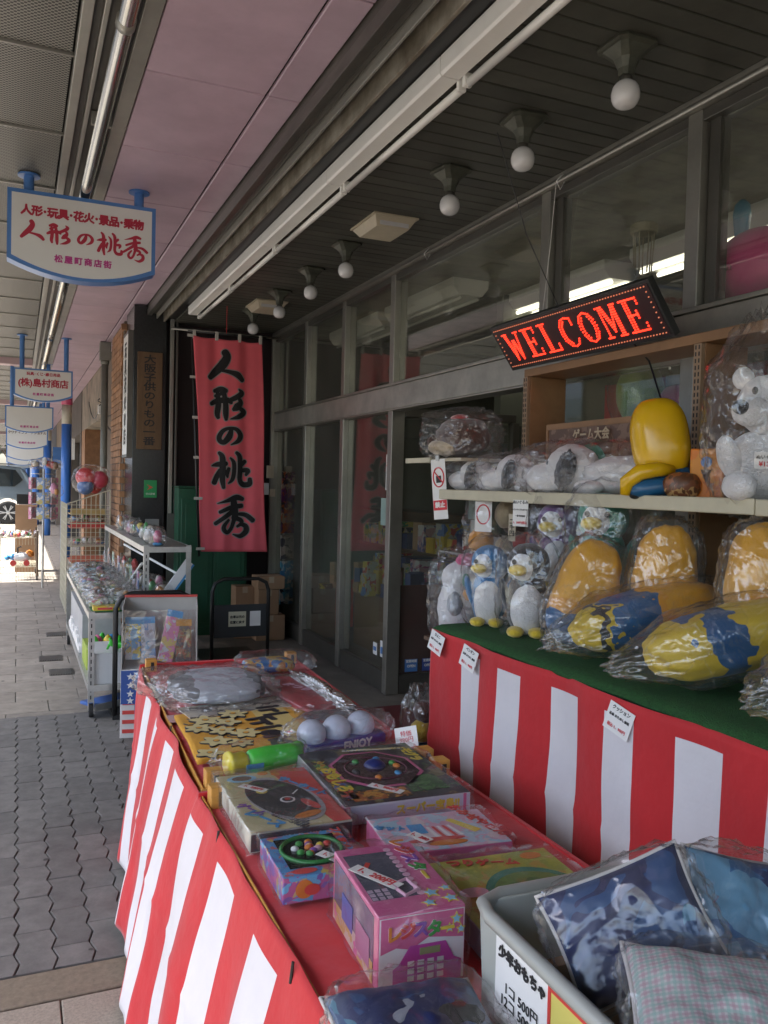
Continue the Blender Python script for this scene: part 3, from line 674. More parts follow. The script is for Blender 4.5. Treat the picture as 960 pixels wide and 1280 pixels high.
for a in ((0,0,.72,.045,.41,.748),(0,0,1.922,.045,.41,1.95),(-.004,-.012,.72,.045,-.001,1.95)): MB().box(*a).build('frame',alu_dk,sg)
text('print','玩\n具\n花\n火\nの\n店',.17,blk_in,sg,(-.002,.2,1.34),(PI/2,0,-PI/2),bold=.004)
po=thing('door_frame_post','double aluminium post beside the granite pillar','post',(1.36,8.40,0))
MB().box(0,0,0,.035,.05,3.1).build('post',alu,po,bevel=.003); MB().box(.055,0,0,.075,.05,3.1).build('post',alu_dk,po,bevel=.003)
MB().box(-.01,-.02,0,.08,-.002,1.18).build('lower_casing',alu_dk,po,bevel=.003)
cb=thing('green_cabinet','tall dark green metal cabinet behind the red banner','cabinet',(1.42,8.15,0))
MB().box(0,.02,0,.68,.42,1.43).build('body',green,cb,bevel=.004)
for a in ((.025,.335),(.345,.655)): 
    d=MB().box(a[0],.0,.08,a[1],.018,1.33).build('door',green,cb,bevel=.006)
    MB().box(a[0]+.04,-.006,.13,a[1]-.04,-.001,1.28).build('door_panel',green,d,bevel=.004)
MB().box(-.005,.0,1.435,.69,.43,1.45).build('top',green,cb,bevel=.003)
rail=tag(MB().tube([(1.36,8.4,2.985),(2.44,8.4,2.985)],.012,10).build('porch_rail',alu,smooth=True),'thin metal rail across the dark end of the porch','rail')
pst=tag(MB().box(2.395,8.42,0,2.43,8.47,3.0).build('corner_post',alu,bevel=.003),'slim pale post in the corner behind the banner','post')
sw=thing('switch_box','small beige switch box on the corner post','switch box',(2.37,8.38,0))
MB().box(-.02,0,1.55,.05,.035,1.68).build('box',cream,sw,bevel=.003); MB().box(-.06,0,1.38,.0,.03,1.50).build('card',paper,sw,bevel=.001); MB().box(.01,0,1.36,.07,.03,1.44).build('box',cream,sw,bevel=.003)
# cardboard boxes
def carton(label,loc,d,rz=0,group='cardboard boxes in the porch corner'):
    t=thing('cardboard_box',label,'box',loc,rz,group); MB().cbox((0,0,d[2]/2),d).build('carton',card,t,bevel=.003)
    MB().cbox((0,0,d[2]+.0015),(d[0]*.98,.05,.001)).build('tape',mat('packing tape',(.45,.36,.25),.3,0,.05,5),t)
    for s in (-1,1): MB().cbox((0,-d[1]/2-.001,d[2]-.03),(.05,.0015,.06)).build('tape',MC['packing tape'],t) if s>0 else None
    return t
carton('bottom cardboard box of the corner stack with white tape',(2.23,7.85,0),(.28,.25,.24))
carton('middle cardboard box of the corner stack',(2.21,7.86,.245),(.20,.24,.24))
carton('top cardboard box of the corner stack with open lid',(2.23,7.85,.49),(.26,.25,.12))
carton('small cardboard box left of the corner stack',(2.02,8.0,.0),(.18,.2,.50))
# flat trolley
ht=thing('hand_trolley','black hand trolley with a round corner handle before the green cabinet','trolley',(1.52,6.35,0))
MB().box(-.24,-.30,.12,.24,.42,.15).build('deck',black,ht,bevel=.01)
MB().tube([(-.21,-.28,.15),(-.21,-.28,.70),(-.19,-.28,.76),(-.13,-.28,.79),(.13,-.28,.79),(.19,-.28,.76),(.21,-.28,.70),(.21,-.28,.15)],.014,10).build('handle',black,ht,smooth=True)
MB().box(-.195,-.285,.36,.195,-.275,.60).build('handle_panel',mat('dark panel',(.03,.034,.036),.5,0,.1,4),ht)
s_=MB().box(-.09,-.290,.44,.04,-.287,.55).build('sticker',mat('cream sticker',(.6,.57,.42),.6,0,.05,8),ht); text('print','台車は元の',.022,blk_in,s_,(-.025,-.291,.51),(PI/2,0,0),bold=.0008); text('print','位置に戻す',.022,blk_in,s_,(-.025,-.291,.47),(PI/2,0,0),bold=.0008)
MB().box(.07,-.290,.44,.15,-.287,.55).build('sticker',paper,ht)
wh=MB().tube([(-.015,0,0),(.015,0,0)],.05,20).mesh('wheel',blkrub)
for x in (-.19,.19):
    for y in (-.2,.32): inst('wheel',wh,ht,(x,y,.05))

# ================================================================ shop sign hanging (and the row beyond)
GL={"hito":[[[1.6664,2.6424,0.0326],[1.6849,2.6001,0.0368],[1.6506,2.5329,0.0415],[1.5928,2.4699,0.0353],[1.541,2.4136,0.0246]],[[1.6338,2.4819,0.013],[1.7171,2.4707,0.0191],[1.7834,2.4492,0.03],[1.8263,2.4081,0.0229]]],"kata":[[[1.5842,2.2971,0.0176],[1.6369,2.3153,0.0266],[1.6816,2.3037,0.0208]],[[1.5569,2.1844,0.0188],[1.6093,2.2111,0.0265],[1.6921,2.2221,0.0268],[1.7312,2.201,0.0149]],[[1.611,2.2785,0.0189],[1.6187,2.1853,0.0266],[1.6101,2.1028,0.0248],[1.6191,2.0652,0.0165]],[[1.6642,2.282,0.0208],[1.6796,2.189,0.025],[1.6824,2.101,0.025],[1.6863,2.0512,0.0155]],[[1.5909,2.2537,0.0147],[1.6495,2.2781,0.0178],[1.6735,2.2591,0.0178]],[[1.7948,2.3231,0.0072],[1.8225,2.2925,0.0253],[1.7781,2.2541,0.0252],[1.7159,2.2207,0.0209]],[[1.8056,2.2322,0.0193],[1.8122,2.2031,0.0253],[1.7798,2.1656,0.0349],[1.7503,2.1432,0.0168]],[[1.8132,2.1528,0.0211],[1.844,2.122,0.0266],[1.7965,2.0808,0.0229],[1.725,2.0574,0.0048]]],"no":[[[1.7328,1.9593,0.0209],[1.716,1.9024,0.0299],[1.6693,1.8502,0.0238],[1.6346,1.8664,0.0225],[1.6327,1.9045,0.0225],[1.6644,1.953,0.019],[1.7205,1.9764,0.0143],[1.7806,1.9675,0.0192],[1.8177,1.9189,0.0254],[1.7976,1.8676,0.0217],[1.7353,1.8312,0.0048]]],"momo":[[[1.6325,1.7575,0.0148],[1.6599,1.7173,0.025],[1.6648,1.6113,0.0298],[1.6635,1.5228,0.025],[1.6756,1.4492,0.0155]],[[1.5726,1.6408,0.0071],[1.6255,1.6543,0.0237],[1.6936,1.6624,0.0209]],[[1.6443,1.5989,0.0226],[1.6128,1.5391,0.0249],[1.5942,1.4916,0.0248]],[[1.7184,1.6189,0.0179],[1.7042,1.577,0.0203],[1.7078,1.5446,0.0108]],[[1.7315,1.714,0.0084],[1.7623,1.6736,0.0192],[1.7667,1.5966,0.0204],[1.7531,1.525,0.0192],[1.7178,1.4886,0.006]],[[1.7846,1.7633,0.0156],[1.8155,1.7229,0.0242],[1.8224,1.6161,0.0254],[1.8193,1.5267,0.023],[1.8504,1.4828,0.0255],[1.9082,1.4871,0.0257],[1.9134,1.5321,0.0195]],[[1.8646,1.6889,0.0194],[1.829,1.649,0.0182]],[[1.8419,1.6078,0.0194],[1.8936,1.6063,0.0232],[1.8792,1.5671,0.0134]]],"hide":[[[1.6289,1.3084,0.0036],[1.7207,1.3375,0.018],[1.7953,1.3643,0.0272],[1.853,1.3515,0.0194]],[[1.6511,1.2318,0.0167],[1.728,1.2664,0.021],[1.7818,1.2819,0.0241],[1.8451,1.2917,0.0213]],[[1.7684,1.3531,0.0271],[1.779,1.27,0.035],[1.7896,1.1867,0.0302]],[[1.7645,1.2401,0.0253],[1.6789,1.177,0.0203],[1.6144,1.1293,0.0178]],[[1.8132,1.2167,0.0151],[1.8862,1.2084,0.022],[1.9483,1.1608,0.0233]],[[1.73,1.1625,0.0132],[1.692,1.1148,0.0191],[1.6885,1.0762,0.0215],[1.7201,1.0525,0.0192],[1.7553,1.0912,0.0181],[1.778,1.1628,0.0217]],[[1.7716,1.1866,0.0241],[1.8385,1.1632,0.0219],[1.8482,1.1333,0.0182],[1.8093,1.1063,0.0133]],[[1.8331,1.1273,0.0152],[1.8851,1.1095,0.0244],[1.8892,1.0585,0.0269],[1.8383,1.0196,0.0207],[1.7715,1.0346,0.0048]]]}
def brush(strokes,tf,yf,grow=0,n=7):
    """brush strokes (x,z,halfwidth) as flat ribbons with round ends; tf maps (x,z), yf gives y at (x,z)"""
    mb=MB(); lay=0
    for s in strokes:
        pts=[]
        for i in range(len(s)-1):
            p0=s[max(i-1,0)]; p1=s[i]; p2=s[i+1]; p3=s[min(i+2,len(s)-1)]
            for k in range(n):
                t=k/n; pts.append([.5*((2*p1[j])+(-p0[j]+p2[j])*t+(2*p0[j]-5*p1[j]+4*p2[j]-p3[j])*t*t+(-p0[j]+3*p1[j]-3*p2[j]+p3[j])*t**3) for j in range(3)])
        pts.append(list(s[-1])); lay+=.00012
        def V(x,z): 
            a,b_=tf(x,z); return (a,yf(a,b_)-lay,b_)
        L=[]
        for i,p in enumerate(pts):
            a=pts[max(i-1,0)]; b_=pts[min(i+1,len(pts)-1)]; dx,dz=b_[0]-a[0],b_[1]-a[1]; l=math.hypot(dx,dz) or 1
            nx,nz=-dz/l,dx/l; w_=max(.001,p[2]*.93)+grow; L.append((p[0],p[1],nx*w_,nz*w_,dx/l*w_,dz/l*w_))
        b0=len(mb.v)
        for x,z,a,c,_,_ in L: mb.v+=[V(x+a,z+c),V(x,z),V(x-a,z-c)]
        for i in range(len(L)-1):
            for k in (0,1): mb.f.append((b0+i*3+k,b0+i*3+k+1,b0+i*3+3+k+1,b0+i*3+3+k)); mb.m.append(0)
        for (x,z,a,c,d,e),sg in ((L[0],-1),(L[-1],1)):
            b1=len(mb.v); mb.v.append(V(x,z))
            for k in range(9):
                th=PI*k/8; mb.v.append(V(x+a*math.cos(th)+sg*d*math.sin(th)*.8,z+c*math.cos(th)+sg*e*math.sin(th)*.8))
            for k in range(8): mb.f.append((b1,b1+1+k,b1+2+k)); mb.m.append(0)
    return mb
def hang_sign(label,x,y,z,w_,lines,brushy=False,detail=True):
    t=thing('hanging_sign',label,'sign',(x,y,z),0,'white hanging signs with blue edges under the arcade')
    h=w_*.6; sag=w_*.11; hw=w_/2
    def outl(k=0):
        n=14; bot=[(-hw+k+(w_-2*k)*i/n, -h*.80+k*.8-sag*(1-(2*i/n-1)**2)) for i in range(n+1)]
        return [(hw-k,0-k),(-hw+k,0-k)]+bot
    MB().prism(outl(),'y',-.055,.055).build('case',blue,t)
    MB().prism(outl(w_*.028),'y',-.059,-.0555).build('face',sgnw,t)
    MB().prism(outl(w_*.028),'y',.0555,.059).build('face',sgnw,t)
    for px in (-.29*w_/.8,.31*w_/.8):
        MB().lathe([(.028,0),(.028,z and 3.2-z-.012),(.06,3.2-z-.010),(.06,3.2-z-.001)],16,c=(px,0,0)).build('hanger',blue,t,smooth=False)
    face=lambda nm,s,sz,zz,mm,bd=.001,sp=1,sx=1: text(nm,s,sz,mm,t,(0,-.0605,zz-.0),(PI/2,0,0),bold=bd,spacing=sp,sx=sx)
    return t,face,h,w_
crim=mat('crimson ink',(.42,.02,.05),.5,0,0); mag=mat('magenta ink',(.48,.05,.25),.5,0,0)
SG=dict(x=.335,y=5.2,z=3.10)
t,face,h,W=hang_sign('large white hanging sign with red brush writing and blue curved edge',SG['x'],SG['y'],SG['z'],.80,None)
face('lettering','人形･玩具･花火･景品･乗物',.060,-.115,crim,.0022,.86)
for k,(nm,cx) in enumerate((('hito',-.27),('kata',-.135),('no',.01),('momo',.14),('hide',.285))):
    pts=[q for s in GL[nm] for q in s]; xs=[q[0] for q in pts]; zs=[q[1] for q in pts]; mx=(min(xs)+max(xs))/2; mz=(min(zs)+max(zs))/2
    sc=.40; 
    b=brush(GL[nm],lambda x,z:((x-mx)*sc+cx,(z-mz)*sc-.225),lambda x,z:-.0605,0.0,5)
    b.build('brush_character',crim,t,fix=False) if False else None
    st=[[(q[0],q[1],q[2]*.95) for q in s] for s in GL[nm]]
    brush(st,lambda x,z:((x-mx)*sc+cx,(z-mz)*sc-.235-(cx*.06)),lambda x,z:-.0605,0,5).build('brush_character',crim,t,fix=False)
face('lettering','松屋町商店街',.045,-.365,mag,.0012,1.35)
t,face,h,W=hang_sign('second hanging sign with round brackets in its red name',.28,11.0,2.80,.66,None)
face('lettering','玩具･くじ･縁日用品',.042,-.065,crim,.001,1); face('lettering','(株)島村商店',.105,-.175,crim,.002,.92); face('lettering','松屋町商店街',.034,-.305,mag,.0008,1.4)
t,face,h,W=hang_sign('third hanging sign, blank but for small print at the bottom',.16,13.6,2.55,.66,None); face('lettering','松屋町商店街',.036,-.305,mag,.0008,1.4)
t,face,h,W=hang_sign('fourth hanging sign with thin brown lettering',.16,16.6,2.42,.70,None)
face('lettering','クワナ インターナショナル',.055,-.12,woodd,.001,.9); face('lettering','松屋町商店街',.04,-.30,mag,.0008,1.4)
for i,(x,y,z,l) in enumerate(((.17,21,2.35,'fifth hanging sign half hidden by the fourth'),(.12,26,2.3,'sixth hanging sign faint in the distance'),(.12,32,2.25,'farthest hanging sign over the pavement'))):
    t,face,h,W=hang_sign(l,x,y,z,.8,None); face('lettering','商店' if i else '玩具商店',.1,-.15,crim,.001)

# ================================================================ red banner
ban=thing('banner','tall red cloth banner with five black brush characters','banner',(0,0,0))
ban.location=(1.7,7.4,.0)
def bx_(s,t):   # s across 0..1, t down 0..1
    xl=1.385+.125*t+.022*math.sin(t*5.5)*t; xr=2.0+.085*t+.02*math.sin(t*6+.8)*t
    return xl+(xr-xl)*s
def by_(x,z):
    t=(2.765-z)/1.885; f=math.sin(x*21+.6*math.sin(z*2.1))*.013*(1-.45*t)+math.sin(x*47+z*.8)*.004+.02*math.sin(z*2.2)*t
    return f
def bf(s,t):
    x=bx_(s,t); sagz=.012*math.sin(PI*((s*3)%1)) if t==0 else 0; z=2.765-1.885*t-sagz-.006*s
    return (x-1.7,by_(x,z),z)
MB().grid(48,70,bf).build('cloth',mat('banner red',(.80,.13,.16),.8,0,.08,3,.1,150,.002),ban,smooth=True,fix=False,solid=.0015)
ink=mat('banner ink',(.012,.011,.011),.85,0,0); halo=mat('banner halo',(.30,.27,.26),.85,0,0)
for nm in GL:
    tf=lambda x,z:(x-1.7,z); yf=lambda a,z:by_(a+1.7,z)-.004
    brush(GL[nm],tf,yf,.0085,9).build('character_outline',halo,ban,fix=False)
    brush(GL[nm],tf,lambda a,z:yf(a,z)-.0035,0,9).build('brush_character',ink,ban,fix=False)
loop=mat('white loop',(.5,.48,.43),.7,0,.05,5)
for s in (0.02,.34,.67,.98):
    x=bx_(s,0)-1.7; MB().box(x-.013,-.012,2.74,x+.013,.012,2.815).build('tab',loop,ban,bevel=.002)
for t_ in (.0,.19,.375,.56,.75,.985):
    x=bx_(0,t_)-1.7; z=2.765-1.885*t_; MB().box(x-.045,-.003,z-.012,x+.03,.004,z+.012).build('tab',loop,ban,bevel=.001)
MB().tube([(-.36,0,2.80),(.34,0,2.80)],.008,8).build('top_rod',black,ban,smooth=True)
MB().tube([(-.32,.01,2.80),(-.225,.01,.84)],.010,8).build('side_pole',black,ban,smooth=True)
MB().tube([(-.02,0,2.80),(-.02,0,3.05)],.003,6).build('cord',redcl,ban)

# ================================================================ buildings farther along
nb=thing('brick_building','brick fronted building next along the arcade with a concrete lintel','building',(1.15,9.05,0))
MB().box(.02,0,0,3.0,3.6,3.6).build('wall',mortar,nb)
bm_=MB().box(0,0,0,.098,.05,.062).mesh('brick',brick_m); bevel_me(bm_,.003); bn=MB().box(0,0,0,.06,.098,.062).mesh('brick',brick_m); bevel_me(bn,.003)
# pier that projects to the pavement: faces -y and -x
MB().box(-.145,.06,0,.018,1.2,3.14).build('pier_core',mortar,nb)
for r_ in range(43):
    z=.02+r_*.072; o_=.049 if r_%2 else 0
    inst('brick',bm_,nb,(-.15+o_-.03,.02,z)); inst('brick',bm_,nb,(-.05+o_-.03,.022,z),(0,0,0),(.8,1,1)) 
    for k in range(4): inst('brick',bn,nb,(-.158,.10+k*.27+(o_),z),(0,0,0),(.2,2.6,1))
dp=thing('downpipe','grey drainpipe with a square hopper under the pink ceiling','pipe',(.985,11.0,0))
MB().box(-.065,-.06,2.97,.065,.06,3.19).build('hopper',mat('pipe grey',(.22,.22,.19),.5,.2,.15,5),dp,bevel=.006)
MB().tube([(0,0,0),(0,0,2.97)],.042,14).build('pipe',MC['pipe grey'],dp,smooth=True)
MB().tube([(0,0,2.92),(0,0,2.975)],.052,14).build('collar',MC['pipe grey'],dp,smooth=True)
con=mat('stained concrete',(.33,.27,.20),.85,0,.3,3,alt=(.15,.14,.12))
lt=thing('lintel_building','shop with a tan concrete band over a dark shuttered doorway','building',(1.15,12.7,0))
MB().box(0,0,2.42,3,4.7,3.6).build('concrete_band',con,lt,bevel=.01)
MB().box(0,0,0,.35,.28,2.415).build('door_jamb',brick_m,lt); MB().box(0,3.9,0,.35,4.7,2.415).build('door_jamb',brick_m,lt)
MB().box(.35,.28,0,.40,3.9,2.415).build('shutter',mat('dark shutter',(.035,.034,.03),.5,.3,.2,4),lt)
for k in range(9): MB().box(.32,.3+k*.4,0,.348,.34+k*.4,2.4).build('shutter_rib',MC['dark shutter'],lt)
jm=MB().box(0,0,0,.06,.098,.062).mesh('brick',brick_m); bevel_me(jm,.003)
for r_ in range(33):
    for k in range(2): inst('brick',bm_,lt,(.01+k*.1+(.05 if r_%2 else 0),-.03,.02+r_*.072),(0,0,0),(1,.55,1))
jb=thing('junction_box','white junction box with looping cables on the brick wall','junction box',(1.0,11.6,2.35))
MB().box(-.04,-.04,0,.04,.04,.12).build('box',paper,jb,bevel=.006)
def droop(a,b_,s,n=12): return [(a[0]+(b_[0]-a[0])*i/n,a[1]+(b_[1]-a[1])*i/n,a[2]+(b_[2]-a[2])*i/n-s*4*(i/n)*(1-i/n)) for i in range(n+1)]
for a in (droop((0,0,.05),(.12,-2.2,.35),.25),droop((0,0,.02),(.13,-2.3,-.25),.2),droop((-.02,.05,.1),(-.02,1.8,.3),.2),[( .03*math.cos(i*.8)*(1+i*.04),.08*math.sin(i*.8),.06+.01*i) for i in range(14)]):
    MB().tube(a,.007,6).build('cable',black,jb,smooth=True)
r_=random.Random(5)
fb=[(17.6,23,(.10,.085,.07),'dark fronted shop beyond the concrete band'),(23.2,29,(.30,.24,.18),'tan tiled building behind the second blue pole'),(29.2,38,(.14,.14,.15),'grey building midway down the arcade'),(38.2,52,(.22,.2,.18),'pale building near the far end of the arcade')]
for i,(a,b_,c,l) in enumerate(fb):
    t=thing('street_building',l,'building',(1.15,a,0)); L=b_-a
    MB().box(.0,0,2.4,3,L,3.6).build('fascia',mat('front %d'%i,c,.8,0,.2,3),t)
    MB().box(.3,.0,0,3,L,2.38).build('shop_front',mat('shop dark',(.03,.03,.03),.4,0,.2,3),t)
    MB().box(0,0,0,.28,.35,2.38).build('pier',brick_m if i%2 else MC['front %d'%i],t); MB().box(0,L-.35,0,.28,L,2.38).build('pier',MC['front %d'%i],t)
    for k in range(3): MB().box(.26,.6+k*L/3.3,.3,.295,.6+k*L/3.3+L/4,2.1).build('window',mat('far glass',(.05,.07,.08),.1,0,0),t)
    MB().box(-.25,L*.3,1.9,-.02,L*.3+.06,2.35).build('side_board',r_.choice([white,blue,white]),t)
for i,(x,y,rr,l) in enumerate(((.80,16.0,.085,'nearest blue arcade pole with a white band'),(.72,23.5,.09,'second blue arcade pole behind the merchandise'),(.55,29.0,.10,'bright blue pole lit by the sun'),(.62,36,.09,'far blue arcade pole'),(.5,46,.09,'farthest blue arcade pole'))):
    t=thing('arcade_pole',l,'pole',(x,y,0),0,'blue arcade poles')
    MB().tube([(0,0,0),(0,0,2.46)],rr,20).build('pole',mat('pole blue',(.05,.18,.55),.35,0,.08,3),t,smooth=True)
    MB().tube([(0,0,2.46),(0,0,2.8)],rr,20).build('white_band',mat('band cream',(.5,.48,.4),.5,0,.1,3),t,smooth=True)
    MB().tube([(0,0,2.8),(0,0,3.19)],rr+.01,20).build('pink_band',mat('band pink',(.50,.07,.17),.4,0,.1,3),t,smooth=True)
# far sunlit end: buildings and trees across the crossing
for i,(x,y,wd,h,c,l) in enumerate(((-16,75,13,9,(.42,.42,.44),'pale office block across the crossing'),(-1,92,7,14,(.35,.36,.40),'tall grey block at the end of the street'),(-34,60,15,12,(.30,.29,.28),'wide building across the road'),(-22,10,6,7,(.33,.31,.28),'unseen low building added on the other side of the road'),(-23,22,7,10,(.28,.28,.30),'unseen grey building added on the other side of the road'),(-22,-4,6,8,(.30,.27,.23),'unseen brown building added on the other side of the road'),(-24,38,8,9,(.36,.34,.30),'unseen cream building added on the other side of the road'))):  # roadside ones are unseen, added to block the horizon in the glass
    t=thing('city_building',l,'building',(x,y,-.13))
    D=8; MB().box(0,0,0,wd,D if i<3 else 11,h).build('wall',mat('city wall %d'%i,c,.85,0,.12,1),t)
    wm=mat('city glass',(.05,.07,.09),.12,0,0)
    if i<3:
        for zz in range(int(h/3)):
            for k in range(int(wd/2.5)): MB().box(.6+k*2.5,-.05,1+zz*3,2.1+k*2.5,-.005,2.5+zz*3).build('window',wm,t)
    else:
        for zz in range(int(h/3)):
            for k in range(4): MB().box(wd+.005,.8+k*2.6,1+zz*3,wd+.05,2.4+k*2.6,2.4+zz*3).build('window',wm,t)
leafm=mat('street tree leaves',(.07,.13,.035),.6,0,.35,1.5,trans=0)
def tree(label,x,y,h,seed):
    t=thing('street_tree',label,'tree',(x,y,-.13)); r_=random.Random(seed)
    tr=MB(); tr.tube([(0,0,0),(.05,.02,h*.3),(0,.05,h*.55)],[.14,.11,.07],10)
    for k in range(7):
        a=r_.uniform(0,6.28); tr.tube([(0,0,h*.35+k*.1),(math.cos(a)*h*.15,math.sin(a)*h*.15,h*.6),(math.cos(a)*h*.26,math.sin(a)*h*.26,h*.75)],[.05,.03,.012],6)
    tr.build('trunk',woodd,t)
    cl=MB(); cs=[(r_.gauss(0,h*.15),r_.gauss(0,h*.15),h*.72+r_.gauss(0,h*.11)) for _ in range(26)]
    for c in cs:
        for k in range(110):
            p=Vector((c[0]+r_.gauss(0,h*.06),c[1]+r_.gauss(0,h*.06),c[2]+r_.gauss(0,h*.05))); a=Vector((r_.gauss(0,1),r_.gauss(0,1),r_.gauss(0,1))).normalized(); b=a.orthogonal().normalized(); s=.09
            n=len(cl.v); cl.v+=[tuple(p-a*s),tuple(p+b*s*.5),tuple(p+a*s),tuple(p-b*s*.5)]; cl.f.append((n,n+1,n+2,n+3)); cl.m.append(0)
    cl.build('crown',leafm,t,fix=False)
tree('leafy street tree behind the parked car',-1.6,44,6.5,1); tree('rounder street tree left of the crossing',-5.5,50,7,2); tree('smaller street tree close to the arcade end',-.2,60,6,3)

# ================================================================ car at the end of the arcade
car=thing('parked_car','silver grey estate car parked across the far end of the arcade','car',(-1.45,30.0,.0))
cp_=mat('car paint',(.24,.29,.31),.25,.55,.04,2,spec=.7)
prof=[(2.02,.48),(2.06,.75),(2.04,1.02),(1.93,1.30),(1.72,1.66),(1.55,1.80),(1.1,1.86),(-.3,1.86),(-.75,1.72),(-1.25,1.18),(-2.2,1.02),(-2.45,.8),(-2.48,.48)]
def arch(cx,r,z0=.42,n=10): return [(cx-r*math.cos(PI*k/n),z0+r*math.sin(PI*k/n)) for k in range(n+1)]
poly=[(p[0],p[1]) for p in prof]+[(-2.4,.32)]+[(a,max(.3,b_)) for a,b_ in arch(-1.55,.40)]+[(-1.0,.27),(.6,.27)]+[(a,max(.3,b_)) for a,b_ in arch(1.2,.40)]+[(1.95,.33)]
bmx=MB()
def ring(y,k,kz=1):
    return [((p[0])*k+0,y,p[1]) for p in poly]
lay=[(-.90,.985),(-.86,1.0),(.86,1.0),(.90,.985)]
nP=len(poly)
for y,k in lay:
    for p in poly:
        tz=max(0,(p[1]-1.1))*.22; yy=y+(tz if y<0 else -tz); bmx.v.append((p[0]*k,yy,p[1]))
for r_ in range(3):
    for i in range(nP): bmx.f.append((r_*nP+i,r_*nP+(i+1)%nP,(r_+1)*nP+(i+1)%nP,(r_+1)*nP+i)); bmx.m.append(0)
bmx.f.append(tuple(range(nP))); bmx.m.append(0); bmx.f.append(tuple(range(3*nP,4*nP))[::-1]); bmx.m.append(0)
bmx.build('body',cp_,car,bevel=.012)
cg=mat('car glass',(.018,.024,.026),.06,0,0,spec=.8)
def sidepoly(pts,name,m,yo=-.006):
    q=MB(); 
    for x,z in pts:
        tz=max(0,(z-1.1))*.22; q.v.append((x,-.90+tz+yo,z))
    q.f.append(tuple(range(len(pts)))); q.m.append(0); return q.build(name,m,car,solid=.006)
sidepoly([(1.62,1.40),(1.40,1.72),(.95,1.76),(.72,1.76),(.72,1.20),(1.38,1.20)],'window',cg)
sidepoly([(.66,1.76),(-.22,1.76),(-.22,1.17),(.66,1.19)],'window',cg)
sidepoly([(-.28,1.76),(-.36,1.76),(-.80,1.62),(-1.15,1.20),(-.28,1.17)],'window',cg)
for x in (.69,-.25): sidepoly([(x-.006,1.15),(x+.006,1.15),(x+.006,.40),(x-.006,.40)],'door_seam',black,-.001)
for x in (.35,-.6): MB().box(x-.1,-.925,1.03,x+.1,-.905,1.06).build('door_handle',chrome,car)
MB().box(1.95,-.86,.95,2.06,-.6,1.25).build('tail_light',mat('tail red',(.4,.02,.02),.2,0,0),car)
MB().box(-.4,-.78,1.88,1.5,-.74,1.92).build('roof_rail',alu_dk,car,bevel=.01)
for x in (1.2,-1.55):
    w_=MB().lathe([(.30,-.1),(.345,-.09),(.36,-.04),(.36,.08),(.345,.11),(.30,.12)],32).build('wheel',blkrub,car,(x,-.82,.365),(PI/2,0,0),smooth=False)
    rm=MB(); rm.lathe([(.25,.07),(.255,.115),(.235,.12),(.23,.07)],28)
    for k in range(6):
        for d in (-.12,.12):
            a=2*PI*k/6; 
            p0=Vector((math.cos(a)*.05,math.sin(a)*.05,.118)); p1=Vector((math.cos(a+d)*.24,math.sin(a+d)*.24,.118)); rm.tube([tuple(p0),tuple(p1)],.017,6)
    rm.lathe([(.06,.1),(.06,.128),(.03,.13)],16); rm.build('rim',mat('alloy',(.55,.56,.57),.3,.7,.05,4),w_)
    MB().tube([(0,0,.04),(0,0,.06)],.25,24).build('hub_backing',blk_in,w_)

# ================================================================ low display trays with red and white curtains
def tray(label,x0,x1,y0,y1,rz=0):
    t=thing('display_tray',label,'table',(x0,y0,0),rz); W,L=x1-x0,y1-y0
    def tf(u,v): x=u*W; y=v*L; return (x,y,.694+.004*noise.noise(Vector((x*9,y*9,x0)))+.002*noise.noise(Vector((x*31,y*31,0))))
    MB().grid(40,90,tf).build('cloth_top',redcl,t,smooth=True)
    MB().box(0.01,0.01,.655,W-.01,L-.01,.685).build('board',woodo,t)
    for a in ((-.004,0,.66,0,L,.704),(W,0,.66,W+.012,L,.698),(-.012,-.012,.66,W+.012,0,.712),(-.012,L,.66,W+.012,L+.012,.712)): MB().box(*a).build('rim',redcl if a[0]>.1 or a[1]>.1 else woodo,t,bevel=.001)
    for x in (0.005,W-.055):
        for y in (.02,L-.07):
            b=MB().box(x,y,.66,x+.045,y+.045,.745).build('corner_block',woodo,t,bevel=.003); MB().box(x+.02,y-.0015,.70,x+.033,y-.0002,.735).build('slot',black,b)
    for x in (.03,W-.07):
        for y in (.05,L-.09): MB().box(x,y,0,x+.04,y+.04,.654).build('leg',woodo,t)
    return t
tray('far low tray table holding the orange towel and bagged dolls',.452,1.12,2.135,3.67,R(-1.8))
tray('near low tray table crowded with boxed games',.44,1.12,.30,2.105)
def curtain(name,label,pathf,L,z0,z1,white,band,nu=240,nv=40,seed=0,loc=(0,0,0)):
    """white: list of (s0,s1) in metres along the curtain"""
    t=thing(name,label,'curtain',loc)
    def mf(u,v):
        s=u*L; z=z1-(z1-z0)*v
        for a,b in white:
            if a<s<b and (z1-z)>band: return 1
        return 0
    MB().grid(nu,nv,lambda u,v:pathf(u*L,v,z1-(z1-z0)*v),mf).build('cloth',[redcl,whtcl],t,smooth=True,fix=False,solid=.0015)
    return t
def left_path(x0,y1,hem,ph,flare,sk=0):
    def f(s,v,z):
        y=y1-s
        amp=.003+.014*v; fl=(.055+(flare-.055)*min(1,max(0,(3.65-y)/1.1)))
        x=x0+sk*max(0,y-2.13)-.012-fl*v**.8+amp*math.sin(s*13+ph)+.4*amp*math.sin(s*29+ph*2)
        x+=.010*noise.noise(Vector((s*5,v*3,ph)))+.005*noise.noise(Vector((s*17,v*6,ph+3)))*v-.004*max(0,1-abs(v-.5)*30)
        return (x,y+amp*.6*math.cos(s*13+ph)+.02*v*math.sin(s*5),z+.006*math.sin(s*9)*v-.010*abs(math.sin(s*5.2+ph))*(1-v)**6)
    return f
